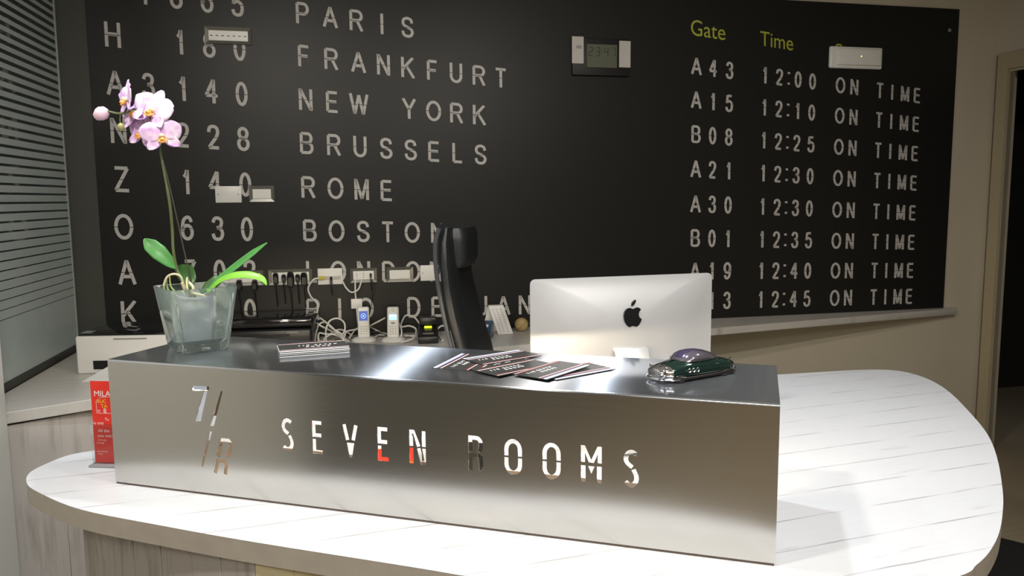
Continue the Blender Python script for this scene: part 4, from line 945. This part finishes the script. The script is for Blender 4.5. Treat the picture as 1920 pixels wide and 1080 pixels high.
# ================================================================== CORDLESS PHONES
def phone(px, py, label, scr, rz, hh=.150, big=False):
    p = onz(px, py); e = empty('cordless_phone', (p.x, p.y, ZC), label, 'phone', rz=rz, group='white cordless phones in their cradles')
    b = MB(); rings = []
    for (z, s) in ((0, .96), (.006, 1), (.016, .8), (.020, .6)):
        rings.append([Vector((.058*s*abs(cos(a))**.8*(1 if cos(a) > 0 else -1), .045*s*abs(sin(a))**.8*(1 if sin(a) > 0 else -1)+.03, z)) for a in [2*pi*k/24 for k in range(24)]])
    b.loft(rings).build('cradle', M_white, e, smooth=True)
    T = Matrix.Translation((0, .022, .014)) @ Matrix.Rotation(radians(-14), 4, 'X')
    h = MB().box((0, 0, hh/2), (.056, .026, hh)); ho = h.build('handset', M_white, e, bevel=.009, seg=3); ho.matrix_local = T
    def onh(name, c, d, m): o = MB().box(c, d).build(name, m, ho, bevel=0); return o
    if scr == 'dark':
        s_ = onh('screen', (0, -.0134, hh*.70), (.040, .0012, .046), M_scrb)
        MB().tube([(.011*cos(a), -.0143, hh*.70+.011*sin(a)) for a in [2*pi*q/16 for q in range(17)]], .0012, 5, caps=False).build('icon_ring', M_scrl, ho)
        MB().lathe([(0, 0), (.004, 0), (.004, .0005)], (0, -.0143, hh*.70), 10, R=Matrix.Rotation(pi/2, 3, 'X')).build('icon_dot', M_scrl, ho)
    else:
        onh('screen', (0, -.0134, hh*.66), (.036, .0012, .026), M_scrl); onh('screen_bar', (0, -.0142, hh*.70), (.032, .0006, .008), M_scrw)
        MB().tube([(.006*cos(a), -.0136, hh*.88+.006*sin(a)) for a in [2*pi*q/14 for q in range(15)]], .0008, 5, caps=False).build('ear_ring', M_grey, ho)
    onh('navigation_key', (0, -.0134, hh*.47), (.018, .0015, .010), M_grey if scr != 'dark' else M_white)
    for r in range(4):
        for c_ in range(3): MB().box(((c_-1)*.012, -.0132, hh*(.36-.075*r)), (.008, .0012, .006)).build('key', mat('key_grey', (.5, .5, .49), .4) if (r, c_) == (0, 0) and 'key_grey' not in MATS else MATS['key_grey'], ho)
phone(683, 641, 'white cordless phone with a dark blue screen, left of the pair', 'dark', radians(12))
phone(737, 641, 'white cordless phone with a bright pale blue screen, right of the pair', 'light', radians(5))
# ---------- payment terminals
p = onz(803, 645); e = empty('card_terminal', (p.x, p.y, ZC), 'black card terminal with a yellow display, left of the chair', 'card reader', rz=.1)
def wedge(w_, d_, z0, z1): return [(-w_/2, 0, 0), (w_/2, 0, 0), (w_/2, d_, 0), (-w_/2, d_, 0), (-w_/2, 0, z0), (w_/2, 0, z0), (w_/2, d_, z1), (-w_/2, d_, z1)]
WF = [(0, 3, 2, 1), (4, 5, 6, 7), (0, 1, 5, 4), (2, 3, 7, 6), (1, 2, 6, 5), (3, 0, 4, 7)]
MB().add(wedge(.095, .17, .035, .075), WF).build('body', M_black, e, bevel=.008, seg=2)
MB().box((0, .14, .088), (.085, .06, .04)).build('paper_cover', M_black, e, bevel=.01, seg=2)
MB().box((0, .100, .0635), (.036, .014, .006), Matrix.Rotation(radians(13), 3, 'X')).build('display', M_ledy, e)
MB().box((0, .03, .045), (.05, .03, .004), Matrix.Rotation(radians(13), 3, 'X')).build('keypad', M_blackg, e)
p = onz(899, 641); e = empty('card_terminal', (p.x, p.y, ZC), 'blue card terminal with small coloured keys, right of the chair', 'card reader', rz=-.15)
MB().add(wedge(.085, .16, .03, .08), WF).build('body', M_bluedev, e, bevel=.008, seg=2)
for r in range(3):
    for c_ in range(3):
        m_ = (M_whiteb, M_yellow, M_leafl)[(r*2+c_) % 3] if (r+c_) % 2 == 0 else M_grey
        MB().box(((c_-1)*.02, .035+.028*r, .0445+.0088*r), (.013, .016, .006), Matrix.Rotation(radians(17), 3, 'X')).build('key', m_, e)
# ---------- calendar and ball
pa = onz(934, 627); e = empty('desk_calendar', (pa.x, pa.y, ZC), 'white spiral-bound tent calendar standing next to the ball', 'calendar', rz=radians(13))
hh_ = .140; ww = .076; dd = .05
def sheet(a, b, name, m, mi=None):
    u_ = Vector((ww, 0, 0)); vs = [Vector(a), Vector(a)+u_, Vector(b)+u_, Vector(b)]; o = MB().add(vs, [(0, 1, 2, 3)]).build(name, m, e, norm=False); md = o.modifiers.new('t', 'SOLIDIFY'); md.thickness = .0015; return o
sheet((0, 0, 0.001), (-.038, dd, hh_), 'front_page', M_whiteb); sheet((-.06, 2*dd, .001), (-.038, dd+.002, hh_), 'back_page', M_whiteb)
for k in range(12): MB().tube([(-.036+.0063*k, dd+.005*cos(a), hh_+.004*sin(a)) for a in [2*pi*q/10 for q in range(11)]], .0009, 4, caps=False).build('binding_ring', M_grey, e)
pt = MB()
for r in range(14):
    u = .08+r*.06; base_p = Vector((0, 0, 0))*(1-u)+Vector((-.038, dd, hh_))*u
    for c_ in (0.012, .030, .052):
        pt.box((base_p.x+c_+.004, base_p.y-.0016, base_p.z), (.009 if c_ < .05 else .012, .0006, .0022), Matrix.Rotation(radians(-18), 3, 'X'))
pt.build('print', M_grey, e)['kind'] = 'stuff'
p = onz(978, 621); r = .0345
e = empty('baseball', (p.x, p.y, ZC), 'worn tan baseball between the calendar and the computer', 'ball')
MB().lathe([(r*sin(a), r-r*cos(a)) for a in [pi*k/18 for k in range(19)]], (0, 0, 0), 28).build('cover', M_ball, e, smooth=True)
sm_ = []
for k in range(61):
    t = 2*pi*k/60; a_ = .44; x = cos(t)*(1-a_)+a_*cos(3*t)*1.0; y = sin(t)*(1-a_)-a_*sin(3*t); z_ = 2*math.sqrt(a_*(1-a_))*sin(2*t)
    v_ = Vector((x, y, z_)).normalized()*r*1.005; v_ = Matrix.Rotation(.6, 3, 'Y') @ (Matrix.Rotation(.4, 3, 'X') @ v_); sm_.append(v_+Vector((0, 0, r)))
MB().tube(sm_, .0011, 5, caps=False).build('seam', M_stitch, e, smooth=True)
# ================================================================== CABLES
def wpt(x, y, off=.03): return onwall(x, y, off)
def cable(pts, label, r=.0042, m=None, grp='cables behind the phones'):
    o = MB().tube(cr(pts, 7), r, 6).build('cable', m or M_cable, smooth=True); tag(o, label, 'cable', grp)
def flo(x, y, h=.004): q = onz(x, y, ZC+h); return q
cable([wpt(598, 522), wpt(588, 524, .04), wpt(578, 540, .04), wpt(583, 556, .04), wpt(595, 570, .04), wpt(594, 588, .045), wpt(585, 604, .05), wpt(592, 622, .06), flo(601, 640), flo(640, 645)], 'white cable looping down the wall from the yellow connector')
cable([wpt(642, 527, .025), wpt(650, 541, .04), wpt(660, 548, .045), wpt(672, 542, .04), wpt(678, 525, .025)], 'short white cable hanging in a loop between two wall plates')
cable([wpt(666, 524, .025), wpt(666, 545, .035), wpt(667, 561, .035)], 'white cable going down from the wall plate into the white adapter')
cable([wpt(698, 524, .03), wpt(702, 540, .04), wpt(698, 558, .045), wpt(695, 580, .04), wpt(690, 600, .05)], 'thin black cable hanging beside the white adapter', .0018, M_cableb)
cable([wpt(588, 600, .06), wpt(600, 610, .08), wpt(620, 620, .09), flo(640, 632, .03), flo(648, 642)], 'white cable slanting from the R down to the worktop')
cable([flo(612, 642), ony(611, 620, 3.72), ony(618, 602, 3.74), ony(633, 597, 3.75), ony(645, 605, 3.74), ony(646, 620, 3.72), ony(636, 634, 3.68), flo(622, 646)], 'round upright loop of white cable left of the phones')
cable([flo(597, 640), ony(598, 625, 3.7), ony(610, 626, 3.69), ony(630, 628, 3.68), flo(648, 642)], 'white cable arched low beside the upright loop')
cable([flo(604, 644), ony(612, 632, 3.66), ony(624, 627, 3.68), ony(640, 634, 3.66), flo(646, 648)], 'small white cable arch in front of the upright loop')
cable([ony(600, 596, 3.76), ony(612, 605, 3.74), ony(622, 615, 3.72), ony(640, 626, 3.70), flo(650, 640)], 'white cable running from the wall into the tangle')
cable([flo(655, 647), ony(646, 635, 3.66), ony(650, 622, 3.70), ony(665, 618, 3.74), ony(690, 612, 3.78), ony(705, 605, 3.8), ony(722, 596, 3.8)], 'white cable rising from the first cradle to the second phone')
cable([ony(740, 597, 3.76), ony(748, 606, 3.74), ony(753, 620, 3.70), ony(751, 634, 3.68), flo(746, 640)], 'white cable curling round the right side of the second phone')
cable([flo(752, 642), flo(775, 634, .02), ony(780, 618, 3.74), ony(768, 611, 3.76), ony(752, 612, 3.76), ony(757, 596, 3.80), ony(764, 591, 3.82), ony(778, 596, 3.80), ony(788, 609, 3.76)], 'white cable looping between the second phone and the black card terminal')
cable([flo(756, 628, .01), flo(770, 630, .01), flo(782, 632, .008), flo(790, 640)], 'white cable lying flat before the black card terminal')
cable([flo(815, 640), ony(818, 622, 3.7), ony(826, 612, 3.74), ony(836, 611, 3.76)], 'white cable leaving the black card terminal towards the chair')
cable([flo(815, 622, .02), flo(824, 630, .01), flo(830, 638)], 'short white cable beside the black card terminal')
cable([flo(590, 640), ony(596, 612, 3.74), ony(608, 604, 3.75), ony(622, 613, 3.73), ony(634, 626, 3.70), flo(654, 640)], 'white cable crossing behind the upright loop')
cable([flo(660, 630, .01), ony(650, 622, 3.72), ony(636, 618, 3.75), ony(622, 624, 3.74), flo(606, 638)], 'white cable curving low to the left of the first cradle')
cable([flo(700, 634), flo(712, 628, .01), flo(722, 630, .01)], 'short white cable between the two phone cradles')
cable([flo(655, 634, .01), ony(668, 617, 3.78), ony(690, 612, 3.80), flo(712, 622, .015), flo(745, 630, .01), flo(784, 628, .01)], 'long white cable passing behind both phones to the black card terminal')
cable([flo(640, 636, .012), flo(665, 625, .02), flo(700, 622, .02), flo(740, 622, .02), flo(790, 620, .02)], 'black cable running along the back of the worktop', .0022, M_cableb)
cable([flo(625, 640, .012), flo(650, 628, .02), flo(672, 618, .015), flo(700, 628, .01), flo(725, 630, .01), flo(760, 622, .02)], 'second black cable winding behind the phones', .0022, M_cableb)
c, w, h = onpanel(658, 560, 679, 578, .03); e = empty('cable_adapter', c, 'small white adapter hanging under the wall plate above the first phone', 'adapter', rz=WYAW)
MB().box((0, 0, 0), (w, .03, h)).build('body', M_white, e, bevel=.003)
MB().box((.002, 0, -h*.6), (.012, .012, h*.3)).build('jack', M_white, e)
cable([c+Vector((0, 0, -h*.6)), c+Vector((.015, -.05, -.09)), ony(672, 592, 3.78)], 'short white cable from the white adapter down to the first phone')
# ================================================================== RED LEAFLET IN ACRYLIC HOLDER
lp = onz(178, 872); le = empty('leaflet_holder', (lp.x, lp.y, ZC), 'clear acrylic holder with a red restaurant leaflet left of the steel box', 'leaflet holder', rz=radians(-6))
HW, HH_ = .10, .212
lf_ = MB().box((HW/2+.003, .0, HH_/2+.008), (HW, .0012, HH_)).build('leaflet', M_red, le)
MB().box((HW/2+.003, -.004, .058), (HW+.008, .0016, .1)).build('front_pane', M_acryl, le)
MB().box((HW/2+.003, .003, .06), (HW+.008, .0016, .112)).build('back_pane', M_acryl, le)
MB().box((HW/2+.002, .01, .003), (HW+.012, .06, .005)).build('base', mat('acrylic_grey', (.30, .29, .31), .15), le, bevel=.001)
tx = MB(); U, W3 = Vector((1, 0, 0)), Vector((0, 0, 1)); yo = -.0012
def T(s, x, z, h, mb=tx): font_on(mb, s, Vector((x, yo, z)), U, W3, h)
T('MILAN', .011, .181, .0150); T('Tu', .036, .118, .0075); T('la città', .005, .108, .0075); T('All the', .016, .088, .0085); T('you want', .014, .075, .0085)
T('02', .018, .140, .006); T('of the city', .014, .0655, .0042); T('is the gift', .010, .058, .0042); T('the restaurant', .010, .036, .0036); T('all day', .012, .0295, .0036)
tx.build('lettering', M_whiteb, lf_, norm=False)['kind'] = 'stuff'
t2 = MB(); T('BUC', .018, .164, .0095, t2); T('TA', .028, .151, .010, t2); t2.build('badge_lettering', M_yellow, lf_, norm=False)['kind'] = 'stuff'
t3 = MB(); T('8', .034, .138, .0125, t3); t3.build('number', M_whiteb, lf_, norm=False)
MB().tube([(.016, -.0012, .137), (.016, -.0012, .168), (.028, -.0012, .178), (.06, -.0012, .180)], .0004, 4).build('badge_outline', M_whiteb, lf_)
MB().tube([(.016, -.0012, .137), (.06, -.0012, .137)], .0004, 4).build('badge_outline', M_whiteb, lf_)
# ================================================================== DARK FLOOR PATCH
a = onz(1868, 1009, 0); b = onz(1925, 1023, 0); d = (b-a).normalized(); nn = V2(-d.y, d.x); nn = nn if nn.y < 0 else -nn
a0 = a-d*.9; b0 = b+d*.9
mm = MB(); mm.prism([(v.x, v.y) for v in (a0, b0, b0+nn*1.1, a0+nn*1.1)], .0005, .008); tag(mm.build('dark_floor_patch', M_floorpatch, bevel=.002, seg=1), 'flat black patch on the floor beyond the right end of the counter', 'mat')  # thin black slab over the dark part of the floor
